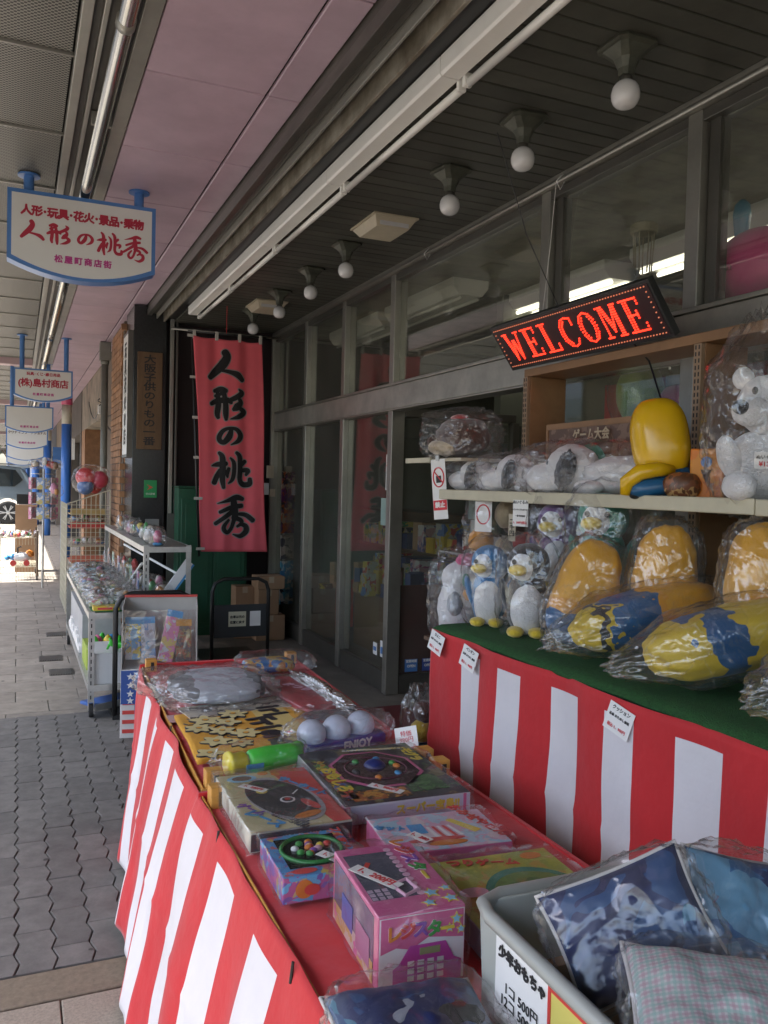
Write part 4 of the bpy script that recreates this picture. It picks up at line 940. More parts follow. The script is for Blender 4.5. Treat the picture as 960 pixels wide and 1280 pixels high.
curtain('red_white_curtain','far red and white striped curtain hanging down to the dark pavers',left_path(.45,3.68,0,.4,.15,.031),1.56,.02,.708,[(.40-.02,.53),(.68,.81),(.96,1.10),(1.24,1.40)],.035)
curtain('red_white_curtain','near red and white striped curtain filling the lower left edge',left_path(.445,2.13,0,1.9,.145),1.85,.02,.712,[(.0,.15),(.31,.46),(.62,.77),(.93,1.08),(1.24,1.39)],.06)
for o in (0,): 
    # narrow red end face of the far tray
    t=curtain('red_white_curtain','short end curtain on the far side of the tray facing the cabinet',lambda s,v,z:(.50+s,3.69-.03*s+.02*v*math.sin(s*20)+.05*v,z),.66,.02,.712,[(.15,.28),(.42,.55)],.05,60,14)
nl=MB().tube([(0,0,0),(-.004,0,-.035)],.0028,6).mesh('hook',black)
for i,(x,y) in enumerate(((.462,2.72),(.478,3.3),(.425,1.86),(.425,1.3),(.425,.9))):
    o=inst('curtain_hook',nl,None,(x,y,.712)); tag(o,['black hook on the far curtain, middle','black hook on the far curtain, end','black hook near the tray corner block','black hook beside the fish game box','nearest black hook on the curtain edge'][i],'hook','hooks along the curtain edge')

# ---------------------------------------------------------------- turf table on the right
tt=thing('turf_table','waist high display table covered with green artificial turf','table',(1.5,.2,0))
MB().box(0.02,.0,.90,.72,2.68,.945).build('table_top',woodd,tt)
MB().grid(20,80,lambda u,v:(-.012+.76*u,v*2.70,.962+.003*noise.noise(Vector((u*6,v*30,0)))-(.012 if u==0 else 0))).build('turf',turf,tt,smooth=True,solid=.008)
for x in (.06,.62):
    for y in (.05,1.3,2.56): MB().box(x,y,0,x+.05,y+.05,.898).build('leg',alu_dk,tt)
def rp(s,v,z):
    amp=.009+.016*v; return (1.478-.02*v+amp*math.sin(s*9.5)+.3*amp*math.sin(s*23+1)+.010*noise.noise(Vector((s*4,v*4,9)))-.005*max(0,1-abs(v-.45+.05*math.sin(s*2))*30),2.895-s-.03*v*math.sin(s*7)-.01*v,z)
curtain('red_white_curtain','tall red and white curtain under the green turf table',rp,2.7,.03,.952,[(.235,.375),(.51,.65),(.79,.925),(1.06,1.19),(1.325,1.465),(1.60,1.74),(1.87,2.01)],.052,nu=300,nv=40)
curtain('red_white_curtain','narrow end curtain at the doorway end of the turf table',lambda s,v,z:(1.49+s,2.90+.012*v*math.sin(s*30),z),.72,.03,.952,[(.14,.28),(.42,.56)],.052,60,14)
# wall unit: posts, beam, shelves
wu=thing('shelf_unit','brown wooden display unit with slotted posts against the shop window','shelf unit',(2.25,0,0))
wdf=mat('brown unit frame',(.24,.13,.06),.5,0,.2,6)
MB().box(-.03,.1,2.035,.17,3.44,2.072).build('top_beam',wdf,wu,bevel=.003)
for y in (3.40,2.30,1.15):
    MB().box(-.03,y-.02,.0,.17,y+.02,2.033).build('side_board',wdf,wu,bevel=.002)
    pz=MB().box(-.048,y-.018,.9,-.032,y+.018,2.03).build('slotted_post',mat('slotted rail',(.30,.21,.13),.45,.2,.15,5),wu,bevel=.001)
    sl_=MB()
    for k in range(46):
        for d in (-.008,.008): sl_.box(-.0495,y+d-.0025,.93+k*.024,-.0478,y+d+.0025,.945+k*.024)
    tag(sl_.build('post_slots',black,wu),kind='stuff')
for (a,b_,z,x0,x1) in ((1.78,3.78,1.478,-.30,.10),(.2,1.776,1.476,-.30,.10)):
    MB().box(x0,a,z-.012,x1,b_,z).build('upper_shelf',cream,wu)
    MB().box(x0-.016,a,z-.036,x0-.001,b_,z+.012).build('shelf_edge',mat('cream shelf edge',(.55,.51,.37),.4,.1,.12,5),wu,bevel=.004)
MB().box(-.30,3.55,1.63,.10,4.15,1.645).build('small_shelf',cream,wu); MB().box(-.315,3.86,1.625,-.301,4.15,1.652).build('shelf_edge',MC['cream shelf edge'],wu,bevel=.003)
MB().box(-.22,2.95,1.16,.15,3.85,1.175).build('lower_shelf',woodd,wu); MB().tube([(-.235,3.45,1.168),(-.235,3.86,1.168)],.008,8).build('front_bar',steel,wu)
MB().box(-.60,2.915,.83,.15,3.30,.845).build('bottom_shelf',woodd,wu)
for y in (3.78,2.96): MB().box(-.02,y-.015,0,.0,y+.015,1.62).build('rear_post',cream,wu)
for y in (1.0,2.0,2.9): MB().prism([(-.28+0,1.462),(.1,1.462),(.1,1.36)],'y',y,y+.006).build('bracket',alu_dk,wu)

# ================================================================ soft toys
yel=(.66,.36,.015); 
plw=mat('white plush',(.72,.72,.73),.95,0,.04,9,.8,190,.006,sheen=.5)
def pl_(name,c): return mat(name,c,.95,0,.14,9,.8,190,.006,sheen=.5)
pblk=pl_('black plush',(.018,.018,.02)); pblue=pl_('blue plush',(.02,.16,.38)); pyel=pl_('yellow plush',(.72,.52,.04)); ppur=pl_('purple plush',(.12,.04,.20)); pgrn=pl_('teal plush',(.03,.25,.17)); ppink=pl_('pink plush',(.62,.10,.24)); porg=pl_('orange plush',(.72,.30,.03)); pbrn=pl_('brown plush',(.07,.03,.018)); pcrm=pl_('cream plush',(.50,.40,.26)); pred=pl_('red plush',(.45,.03,.03)); pgry=pl_('pale grey plush',(.42,.44,.48)); plim=pl_('lime balloon',(.30,.50,.04))
def penguin(label,loc,rz,body,h=.33,seed=0,bagk=1,white_face=True,tilt=0):
    t=thing('penguin_plush',label,'soft toy',loc,0,'bagged penguin soft toys',rot=(R(tilt),0,rz)); s=h/.33
    blob('body',body,t,(0,.01*s,.115*s),(.075*s,.062*s,.118*s),seed,.05,3,2.3)
    blob('belly',plw,t,(0,-.020*s,.10*s),(.06*s,.05*s,.095*s),seed+1,.04,3,2.2)
    blob('head',body,t,(0,.008*s,.255*s),(.078*s,.066*s,.078*s),seed+2,.04,3,2.1)
    blob('face',plw,t,(-.018*s,-.030*s,.25*s),(.046*s,.042*s,.052*s),seed+3,.03,3)
    blob('beak',pyel,t,(-.035*s,-.078*s,.240*s),(.034*s,.026*s,.021*s),seed+4,.03,3,2,2)
    for dx in (-.048,.010): blob('eye',blk_in,t,(dx*s,-.070*s,.268*s),(.0085*s,.006*s,.0095*s),0,0,1,2,2)
    for sg in (-1,1):
        blob('wing',body,t,(sg*.078*s,0,.135*s),(.018*s,.04*s,.07*s),seed+5,.03,3,2,2,rot=(0,sg*.3,0))
        blob('foot',pyel,t,(sg*.038*s,-.055*s,.018*s),(.032*s,.042*s,.020*s),seed+6,.04,5,2.2,2)
    if bagk: bag(t,(0,-.005,.175*s),(.118*s,.105*s,.20*s),seed+11,film,.15,2.4,3.0,4)
    return t
penguin('blue penguin soft toy in a clear bag, left of the black one',(1.70,2.84,.966),R(-38),pblue,.31,1)
penguin('black penguin soft toy with a white face in a clear bag',(1.72,2.60,.966),R(-35),pblk,.335,2)
penguin('purple penguin soft toy behind the black one',(2.03,2.86,1.09),R(-38),ppur,.36,3)
penguin('teal green penguin soft toy behind the black one, right of the purple one',(2.02,2.56,1.09),R(-38),pgrn,.40,4)
MB().box(1.86,2.35,.97,2.2,3.2,1.085).build('riser_box',card); tag(bpy.data.objects['riser_box'],'cardboard riser under the back row of soft toys','box')
# generic white and pink bundle in bag
t=thing('plush_bundle','white plush bundle with pink top and orange patch bagged at the table end','soft toy',(1.72,3.13,.846))
blob('body',plw,t,(0,0,.14),(.085,.075,.135),21,.08,3,2.3); blob('upper_part',plw,t,(.01,-.0,.27),(.082,.075,.075),22,.06,3)
blob('pink_bow',ppink,t,(.03,-.03,.35),(.055,.04,.03),23,.12,4); blob('orange_patch',porg,t,(.045,-.075,.21),(.06,.03,.035),24,.1,4)
blob('pale_patch',pgry,t,(-.045,-.06,.17),(.035,.03,.05),25,.1,4); blob('yellow_foot',pyel,t,(-.06,-.05,.03),(.035,.03,.03),26,.1,4); blob('green_patch',pgrn,t,(-.005,-.078,.27),(.018,.012,.03),26,.05,4,2,2)
bag(t,(0,-.01,.17),(.125,.115,.225),7,film,.2,2.4,3,5,neck=('z',-1,.05))
# yellow cushions
def cushion(name,label,loc,L,r,rot,seed,mt,flat=.8,bagm=None,fold=.035):
    t=thing(name,label,'cushion',loc,0,'bagged yellow and blue cushions',rot=rot)
    def fn(q):
        k=1+fold*math.sin(q.z*60+noise.noise(q*9)*3)*(.5+.5*noise.noise(q*6+Vector((seed,0,0))))
        return Vector((q.x*k,q.y*k,q.z))
    blob('cushion',mt,t,(0,0,L/2),(r,r*flat,L/2),seed,.05,2.2,2.7,5,fn=fn)
    bag(t,(0,0,L/2),(r*1.20,r*flat*1.22,L*.56),seed,bagm or filmh,.14,2.2,3.2,5,neck=('z',-1,.08))
    return t
ym=bandmat('yellow blue print',  'z',[(-.30,(.66,.46,.03)),(-.20,(.03,.03,.035)),(-.17,(.66,.46,.03)),(-.15,(.02,.11,.27)),(-.02,(.72,.31,.02)),(.03,(.75,.36,.02)),(.30,(.75,.36,.02))],.5,19,.09,.5,18,.1)
ym2=bandmat('yellow blue print short','z',[(-.30,(.66,.46,.03)),(-.19,(.66,.46,.03)),(-.13,(.02,.10,.25)),(-.04,(.70,.48,.03)),(.12,(.72,.33,.02)),(.30,(.75,.36,.02))],.5,16,.12,.5,18,.1)
ym3=bandmat('plain yellow print','z',[(-.3,(.02,.11,.27)),(-.10,(.70,.31,.02)),(-.06,(.75,.37,.02)),(.3,(.78,.42,.02))],.5,11,.03,.5,18,.1)
cushion('bolster_cushion','upright yellow cushion with blue base leaning left beside the black penguin',(1.70,2.34,.985),.37,.10,(R(-14),R(22),R(-28)),31,ym3)
cushion('bolster_cushion','upright yellow cushion at the back in the middle of the turf table',(1.92,2.14,.975),.42,.10,(R(-5),R(5),R(-30)),32,ym3)
cushion('bolster_cushion','large yellow and blue cushion lying along the turf towards the back',(1.57,2.10,1.06),.52,.102,(R(78),0,R(86)),33,ym)
cushion('bolster_cushion','large yellow cushion lying in front, its bag hanging over the edge',(1.54,1.74,1.06),.52,.106,(R(78),0,R(78)),34,ym2)
cushion('bolster_cushion','upright yellow cushion at the right edge behind the others',(1.96,1.76,.985),.43,.105,(R(-5),R(2),R(-30)),35,ym3)
cushion('bolster_cushion','dark blue and yellow cushion end at the right edge of the table',(1.58,1.34,1.06),.42,.11,(R(80),0,R(80)),36,ym2)
# items behind
t=thing('plush_pair','brown and cream plush bundle with orange and red patches on the lower shelf','soft toy',(2.12,3.42,1.18))
blob('brown_part',pbrn,t,(.05,-.05,.19),(.10,.07,.09),41,.08); blob('cream_part',pcrm,t,(-.04,-.08,.20),(.055,.05,.065),42,.08); blob('orange_part',porg,t,(-.10,.04,.07),(.065,.055,.065),43,.06)
blob('pale_part',pcrm,t,(-.02,-.05,.05),(.05,.045,.05),44,.06); blob('red_part',pred,t,(.10,-.08,.06),(.11,.07,.06),45,.08)
bag(t,(-.02,-.03,.14),(.19,.14,.17),46,film,.2,2.6,3,4)
t=thing('brown_plush','brown rounded plush with a red patch bagged on the small top shelf','soft toy',(2.08,3.78,1.65))
blob('body',pbrn,t,(0,0,.11),(.13,.18,.10),51,.10,2.5); blob('cream_side',pcrm,t,(-.075,.05,.055),(.07,.13,.045),52,.1,3); blob('red_patch',pred,t,(-.03,-.02,.20),(.04,.06,.022),53,.1,3); blob('ear',pbrn,t,(-.10,.13,.08),(.03,.03,.04),54,.05)
bag(t,(0,.03,.11),(.17,.27,.145),55,film,.2,2.6,3,5,neck=('y',1,.06))
# white plush with dark patch, lying in bags
def lying(label,loc,rz,seed,s=1):
    t=thing('white_plush',label,'soft toy',loc,rz,'bagged white soft toys lying on the shelf')
    blob('head',plw,t,(0,0,.095*s),(.088*s,.10*s,.090*s),seed,.05,2.5,2.0,4); blob('muzzle',plw,t,(-.015*s,.095*s,.062*s),(.064*s,.10*s,.056*s),seed+1,.05,3,2.0,4)
    blob('dark_ear',pblk,t,(-.082*s,-.035*s,.088*s),(.024*s,.040*s,.070*s),seed+2,.16,4,2.2,4,rot=(R(22),0,R(-8))); blob('body',plw,t,(.01,-.23*s,.072*s),(.085*s,.18*s,.066*s),seed+3,.10,3,2.3,4)
    blob('tail',plw,t,(-.03*s,-.40*s,.05*s),(.03*s,.05*s,.03*s),seed+6,.1,3)
    blob('paw',plw,t,(-.07*s,-.13*s,.03*s),(.035*s,.06*s,.028*s),seed+5,.06,3)
    blob('eye',pblk,t,(-.066*s,.060*s,.115*s),(.006,.008,.009),0,0)
    bag(t,(0,-.04*s,.09*s),(.112*s,.29*s,.108*s),seed+4,film,.2,2.4,3,5)
    return t
lying('white plush in a clear bag, farthest on the shelf near the warning tag',(2.08,3.62,1.48),R(14),61,.9)
lying('white plush in a clear bag, middle of the three on the shelf',(2.06,3.24,1.48),R(14),66,.95)
lying('white plush with a big dark patch, nearest of the three on the shelf',(2.05,2.80,1.48),R(14),71,1.12)
# sitting white plush at the right
t=thing('white_plush','big sitting white bear plush in a clear bag with a handwritten price','soft toy',(2.08,1.90,1.48),R(-32))
blob('body',plw,t,(0,0,.11),(.10,.09,.11),81,.05); blob('head',plw,t,(.02,-.03,.29),(.10,.09,.095),82,.05); blob('muzzle',plw,t,(-.055,-.10,.265),(.055,.05,.045),83,.03); blob('nose',pblk,t,(-.095,-.135,.275),(.024,.02,.022),84,.02)
for sg in (-1,1):
    blob('ear',plw,t,(.02+sg*.075,.0,.375),(.032,.022,.035),85,.04); blob('arm',plw,t,(sg*.10,-.05,.13),(.035,.035,.075),86,.04,rot=(.4,sg*.4,0)); blob('leg',plw,t,(sg*.085,-.11,.045),(.045,.085,.045),87,.05)
    blob('eye',pblk,t,(.0+sg*.042-.01,-.118,.325),(.009,.006,.012),0,0,1,2,2)
bag(t,(0,-.02,.24),(.17,.16,.29),88,film,.2,2.2,2.8,5,neck=('z',1,.05))
sheet_tag(t,(-.02,-.155,.12),(0,0,0),.075,.048,[('ぬいぐるみ',.013,.009,blk_in),('¥1300',.019,-.011,red_in)])
# inflatable
t=thing('inflatable_toy','shiny yellow and blue inflatable leaning on the shelf before the brown post','inflatable',(2.08,2.30,1.482),R(-35),rot=(R(-6),R(-8),R(-35)))
t.location=(2.06,2.27,1.482)
yv=mat('yellow vinyl',(.72,.43,.008),.22,0,.05,3,spec=.6); bv=mat('blue vinyl',(.015,.10,.22),.3,0,.08,5)
blob('upper_body',yv,t,(0,0,.205),(.098,.085,.145),91,.02,1.5,2.7,4); blob('lower_body',bv,t,(.02,0,.05),(.085,.07,.06),92,.04,3,2.5)
MB().tube([(.02,-.07,.085),(-.03,-.095,.092),(-.09,-.10,.088),(-.135,-.09,.06),(-.145,-.08,.02)],[.018,.025,.028,.026,.016],14).build('arm_tube',yv,t,smooth=True)
blob('leg',bv,t,(-.06,-.07,.035),(.075,.04,.032),93,.04,3,2.5); blob('seam_patch',black,t,(-.11,-.07,.02),(.022,.02,.018),94,.03)
bar=MB().grid(24,2,lambda u,v:(.1005*math.sin(-2.2+u*4.4)*1.0,-.0875*math.cos(-2.2+u*4.4),.262+.012*v)); 
# snack packs
t=thing('snack_packet','orange snack packet standing between the inflatable and the white bear','packet',(2.10,2.13,1.48),R(-60))
MB().box(-.055,-.012,0,.055,.012,.17).build('packet',pmat('orange packet',[(.75,.22,.02),(.72,.28,.03),(.75,.22,.02),(.6,.15,.02)],9,.3,.6),t,bevel=.006)
MB().lathe([(.018,-.002),(.018,.002)],18,c=(0,0,0)).build('blue_mark',blue,t,(0,-.0145,.125),(PI/2,0,0)); MB().prism([(-.018,.10),(.018,.10),(0,.055)],'y',-.0145,-.0125).build('brown_mark',pbrn,t)
t=thing('snack_packet','brown patterned packet lying at the foot of the orange packet','packet',(2.03,2.17,1.48),R(-35)); blob('packet',pmat('brown packet',[(.30,.10,.03),(.12,.05,.02),(.5,.3,.12),(.2,.07,.03)],22,.35,.6),t,(0,0,.045),(.06,.03,.045),95,.1,3,2.5)
# game box on upper shelf behind white plush
t=thing('game_box','brown framed game box with a green oval standing on the shelf','box',(2.12,2.46,1.482),R(-2))
MB().box(0,0,.0,.10,.66,.30).build('carton',pmat('brown game',[(.13,.07,.04),(.10,.05,.03),(.16,.09,.06),(.20,.12,.08)],12,.35,.5),t,bevel=.003)
for a in ((-.004,-.004,.28,.0,.664,.304),(-.004,-.004,0,.0,.664,.02),(-.004,-.004,.02,0,.014,.28),(-.004,.65,.02,0,.664,.28),(-.004,-.004,.284,.104,-.0,.304),(.09,-.004,0,.104,0,.284)): MB().box(*a).build('edge_strip',wdf,t)
MB().lathe([(.12,-.001),(.12,.001)],30).build('oval_print',mat('oval green',(.04,.20,.12),.4,0,.1,9),t,(-.006,.33,.09),(0,PI/2,0)); text('print','ゲーム大会',.05,pcrm,t,(-.008,.33,.245),(PI/2,0,-PI/2),bold=.001)
MB().lathe([(.022,-.001),(.022,.001)],24).build('side_print',paper,t,(.03,-.006,.12),(PI/2,0,0)).scale=(1,2.6,1); MB().lathe([(.026,-.001),(.026,.001)],24).build('side_print',pmat('red print',[(.5,.04,.05),(.5,.4,.35),(.06,.1,.2),(.4,.03,.04)],45,.4),t,(.072,-.006,.12),(PI/2,0,0)).scale=(1,2.2,1)
# things behind the unit glass
t=thing('lime_balloon','lime green inflatable apple shape behind the brown box','inflatable',(2.65,3.12,1.80)); blob('balloon',plim,t,(0,0,.16),(.11,.11,.15),96,.04,2); bag(t,(0,0,.16),(.13,.13,.18),97,film,.15,2.5,3,4)
t=thing('yellow_plush','yellow plush with small round ears hanging inside behind the inflatable','soft toy',(2.65,2.72,1.78)); blob('body',porg,t,(0,0,.12),(.10,.10,.15),98,.05)
for s in (-.07,.06): blob('ear',porg,t,(s*.5,s,.265),(.03,.025,.035),99,.05)
t=thing('pink_plush','pink plush bag between the lime balloon and yellow plush','soft toy',(2.66,2.90,1.78)); blob('body',ppink,t,(0,0,.09),(.08,.08,.11),100,.08)
t=thing('curtain_reflection','red and white strip standing in for the curtain reflection','curtain',(2.75,1.9,0)); MB().grid(120,6,lambda u,v:(.012*math.sin(u*60),u*1.6,2.04-.26*v),lambda u,v:int(u*11)%2).build('cloth',[redcl,whtcl],t,smooth=True,solid=.0015)  # cloth strip behind the glass imitates the striped curtain's reflection
# pink balloon toy on the transom level inside
t=thing('balloon_toy','pink round toy with blue knobs behind the upper glass','toy',(2.70,2.50,2.34))
pkv=mat('pink vinyl',(.80,.06,.32),.35,0,.06,3); blv=mat('blue vinyl knob',(.08,.38,.65),.3,0,.06,3)
blob('body',pkv,t,(0,0,.06),(.16,.21,.16),101,.01,1,2,4); 
for y,h in ((.10,.20),(-.12,.20)): MB().lathe([(.01,0),(.022,.02),(.030,.08),(.036,.14),(.030,.18),(.012,.2)],18).build('knob',blv if y>0 else paper,t,(0,y,.16),(0,0,0),smooth=True)
for k,s in enumerate(('たまごグミ','製品表示','対象年齢三歳以上')): text('print',s,.02,blk_in,t,(-.165,.06,.10-k*.03),(PI/2,0,-PI/2))
MB().box(2.6,-1.0,2.24,3.1,3.55,2.25).build('inner_ledge',mat('ledge',(.2,.19,.16),.6,0,.1,4)); tag(bpy.data.objects['inner_ledge'],'inner ledge behind the upper glass carrying the pink toy','ledge')
t=thing('ribbon_lamp','small hanging tassel lamp behind the upper glass above the red sign','lamp',(2.75,3.25,2.55))
MB().lathe([(.06,.19),(.065,.2),(.065,.23),(.05,.24)],20).build('cap',mat('cap cream',(.4,.36,.26),.6,0,.1,4),t)
for k in range(7): a=k*.9; MB().tube([(.05*math.cos(a),.05*math.sin(a),.19),(.04*math.cos(a),.04*math.sin(a),0)],.004,5).build('ribbon',MC['cap cream'],t)

# ================================================================ LED sign
led=thing('led_sign','long black LED board showing WELCOME in red, tilted forward above the shelf','sign')
a=Vector((2.20,3.74,2.285)); b_=Vector((2.20,2.58,2.285)); c_=Vector((2.20,2.43,2.06)); d_=Vector((2.20,3.55,2.06))
ux=(b_-a); W=ux.length; uz=Vector((-.02,-.16,-.222))*-1; H=.272
led.location=Vector((2.16,2.48,2.065))
# local frame: x along the sign (towards the camera side = reading direction), z up its face, y into the sign
ex=Vector((0,-1,0)); ez=Vector((.0,.62,.0))  # replaced below
rotm=Matrix(((0,1,0),(-1,0,0),(0,0,1))).to_4x4()
led.matrix_world=Matrix.Translation(Vector((2.195,2.955,2.072)))@rotm@Matrix.Rotation(R(36),4,'X')
LW=1.10; LH=.235
def S(x,z): return x
P=[(S(-LW/2,0),0),(S(LW/2,0),0),(S(LW/2,LH),LH),(S(-LW/2,LH),LH)]
MB().prism(P,'y',0,.03).build('case',black,led,bevel=.002)
MB().prism([(P[0][0]+.012,.012),(P[1][0]-.016,.012),(P[2][0]-.012,LH-.012),(P[3][0]+.016,LH-.012)],'y',-.002,.0).build('face',mat('led face',(.03,.008,.010),.35,0,0),led)
ledm=mat('led red',(.5,.02,.01),.5,0,0,emit=((1,.03,.012),.72)); ledd=mat('led amber',(.5,.15,.08),.5,0,0,emit=((1,.30,.15),.10))
dots=MB(); dd=MB()
def dot(mb,x,z,r): 
    q=S(x,z); n=len(mb.v); mb.v+=[(q+r*math.cos(k*PI/3),-.0055,z+r*math.sin(k*PI/3)) for k in range(6)]; mb.v.append((q,-.0085,z)); mb.f+=[(n+k,n+(k+1)%6,n+6) for k in range(6)]; mb.m+=[0]*6
    n=len(mb.v); mb.v+=[(q+r*math.cos(k*PI/3),-.002,z+r*math.sin(k*PI/3)) for k in range(6)]; mb.f+=[(n-7+k,n-7+(k+1)%6,n+(k+1)%6,n+k) for k in range(6)]; mb.m+=[0]*6
for k in range(64):
    x=-LW/2+.03+(LW-.06)*k/63
    for z in (.022,LH-.022): dot(dd,x,z,.0028)
for k in range(1,9):
    for x in (-LW/2+.03,LW/2-.03): dot(dd,x,.022+(LH-.044)*k/9,.0028)
# serif capitals drawn as polylines of LEDs on a 7x9 field
LET={'W':[[(0,9),(1.8,0),(3.2,6.5),(4.8,0),(6.6,9)],[(-.8,9),(1.2,9)],[(5.6,9),(7.4,9)],[(.8,9),(2.3,1.8)],[(4.0,6.5),(5.2,1.5)]],
'E':[[(0,9),(6,9),(6,7.4)],[(0,0),(6.3,0),(6.3,1.8)],[(1.2,9),(1.2,0)],[(2.2,9),(2.2,0)],[(1.2,4.6),(4.6,4.6)],[(4.6,5.6),(4.6,3.6)]],
'L':[[(0,9),(3.2,9)],[(1.2,9),(1.2,0)],[(2.2,9),(2.2,0)],[(0,0),(6,0),(6,2)]],
'C':[[(6.2,6.6),(6.2,8.6),(4,9),(2.2,8.6),(.6,6.8),(.2,4.5),(.6,2.2),(2.2,.4),(4,0),(5.6,.6),(6.4,2)],[(3,8),(1.6,6.5),(1.3,4.5),(1.6,2.5),(3,1)]],
'O':[[(3.4,9),(1.4,8.2),(.3,6.4),(0,4.5),(.3,2.6),(1.4,.8),(3.4,0),(5.4,.8),(6.5,2.6),(6.8,4.5),(6.5,6.4),(5.4,8.2),(3.4,9)],[(2.2,7.6),(1.2,6),(1.0,4.5),(1.2,3),(2.2,1.4)],[(4.8,7.6),(5.6,6),(5.8,4.5),(5.6,3),(4.8,1.4)]],
'M':[[(0,9),(1.8,9)],[(5.8,9),(7.4,9)],[(0,0),(2,0)],[(5,0),(7.4,0)],[(.9,9),(.9,0)],[(1.4,9),(3.7,1.5),(6,9)],[(6,9),(6,0)],[(6.8,9),(6.8,0)],[(2.2,9),(4,3)]]}
cx=-LW/2+.085; 
for ch in 'WELCOME':
    k=.0148
    for pl__ in LET[ch]:
        for i in range(len(pl__)-1):
            (x0,z0),(x1,z1)=pl__[i],pl__[i+1]; n=max(1,int(math.hypot(x1-x0,z1-z0)*k/.0098))
            for j in range(n+1): dot(dots,cx+(x0+(x1-x0)*j/n)*k,.050+(z0+(z1-z0)*j/n)*k,.0042)
    cx+=.0152*(9.3 if ch in 'WM' else 8.9)
tag(dots.build('letter_dots',ledm,led,fix=False),kind='stuff'); tag(dd.build('border_dots',ledd,led,fix=False),kind='stuff')
MB().tube([(.0,.01,LH),(.02,.02,.55),(.05,.1,.95)],.0022,6).build('cord',black,led); MB().tube([(.28,.035,.0),(.30,.05,-.1),(.22,.08,-.30)],.004,6).build('cable',black,led)

# tags on the shelf edge
def edge_tag(label,loc,rot,w_,h_,lines):
    t=thing('price_card',label,'price card',loc,0,None,rot=rot); MB().cbox((0,0,0),(w_,.0012,h_)).build('card',paper,t)
    for s,sz,z,mm in lines: text('print',s,sz,mm,t,(0,-.0014,z),(PI/2,0,0),bold=sz*.02,ext=.0002)
    return t
edge_tag('white price card clipped to the upper shelf edge above the purple penguin',(1.925,2.98,1.40),(0,0,-PI/2+.25),.085,.11,[('ぬいぐるみ',.017,.045,blk_in),('小さいサイズもあります',.0088,.014,blk_in),('一個 特別価格',.009,-.012,blk_in),('1、300円(税込)',.012,-.040,red_in)])
t=thing('warning_tag','long white tag with a red no smoking circle at the shelf end','sign',(1.935,3.74,1.50),0,rot=(0,R(-6),R(-62)))
MB().cbox((0,0,-.01),(.085,.0015,.30)).build('tag',paper,t); MB().tube([(.032*math.cos(a*PI/16),-.002,.048*math.sin(a*PI/16)+.05) for a in range(32)],.0034,6,closed=True).build('ring',red_in,t)
MB().tube([(-.026,-.002,.082),(.026,-.002,.018)],.003,6).build('slash',red_in,t); MB().cbox((0,-.002,.04),(.03,.001,.035)).build('symbol',blk_in,t); MB().cbox((0,-.002,-.09),(.08,.001,.05)).build('red_band',red_in,t); text('print','禁止',.03,paper,t,(0,-.0032,-.09),(PI/2,0,0),bold=.001); MB().cbox((0,0,.145),(.02,.008,.025)).build('clip',steel,t)
t=thing('tag_sheet','second white tag with part of a red circle under the shelf','sign',(1.97,3.36,1.37),0,rot=(0,0,R(-62))); MB().cbox((0,0,0),(.09,.0015,.14)).build('tag',paper,t); MB().tube([(.034*math.cos(a*PI/16),-.002,.044*math.sin(a*PI/16)+.01) for a in range(32)],.0034,6,closed=True).build('ring',red_in,t)
t=thing('side_label','small cream vertical label on the shelf post beside the purple penguin','label',(2.0,3.16,1.33),0,rot=(0,0,R(-62))); MB().cbox((0,0,0),(.035,.0015,.12)).build('card',cream,t); text('print','二\n千\n円',.026,blk_in,t,(0,-.0014,0),(PI/2,0,0),bold=.0006)
for (y,z,l,s) in ((2.80,.915,'white price card at the doorway corner of the turf edge','ひよこ'),(2.55,.905,'second white price card along the turf edge','ペンギン'),(1.75,.90,'white price card below the lying yellow cushion','クッション')):
    edge_tag(l,(1.452,y,z),(R(-8),R(14),-PI/2+.1),.09,.075,[(s,.013,.026,blk_in),('品番 おためし価格',.0088,.006,blk_in),('税込 1、900円',.0105,-.022,red_in)])
MB().box(1.60,2.97,.02,1.80,3.10,.04).build('floor_board',woodd); tag(bpy.data.objects['floor_board'],'small dark board on the floor by the curtain end','board')
t=thing('hanging_bag','clear bag of yellow and blue toys standing at the curtain corner','bag',(1.53,3.06,0)); 
for k,(c,m_) in enumerate((((0,0,.50),pyel),((.02,.02,.40),pblue),((-.01,0,.32),pgrn),((.01,0,.58),pbrn),((0,.01,.22),pyel))): blob('toy',m_,t,c,(.045,.05,.05),110+k,.1,3,2,2)
bag(t,(0,0,.34),(.085,.10,.34),9,filmh,.2,2.6,3,5)

# ================================================================ goods on the trays
Z=.702
def gbox(name,label,x0,y0,x1,y1,h,top,side,rz=0,z=Z,bev=.0015,front=None):
    cx,cy=(x0+x1)/2,(y0+y1)/2; t=thing(name,label,'boxed toy',(cx,cy,z),rz); w_,d_=(x1-x0)/2,(y1-y0)/2
    MB().box(-w_,-d_,0,w_,d_,h).build('carton',side,t,bevel=bev)
    MB().box(-w_+.0012,-d_+.0012,h+.0004,w_-.0012,d_-.0012,h+.0012).build('lid_print',top,t)
    if front: MB().box(-w_+.002,-d_-.0012,.003,w_-.002,-d_-.0003,h-.003).build('front_print',front,t)
    return t,w_,d_,h
K=(.025,.022,.03)
def P_(c,z,r,n,t,m_,name='print',sx=1,sy=1,rz=0):
    o=MB().lathe([(r,0),(r,.0007)],n).build(name,m_,t,(c[0],c[1],z),(0,0,rz)); o.scale=(sx,sy,1); return o
def im(name,c,rough=.4): return mat(name,c,rough,0,.05,10)
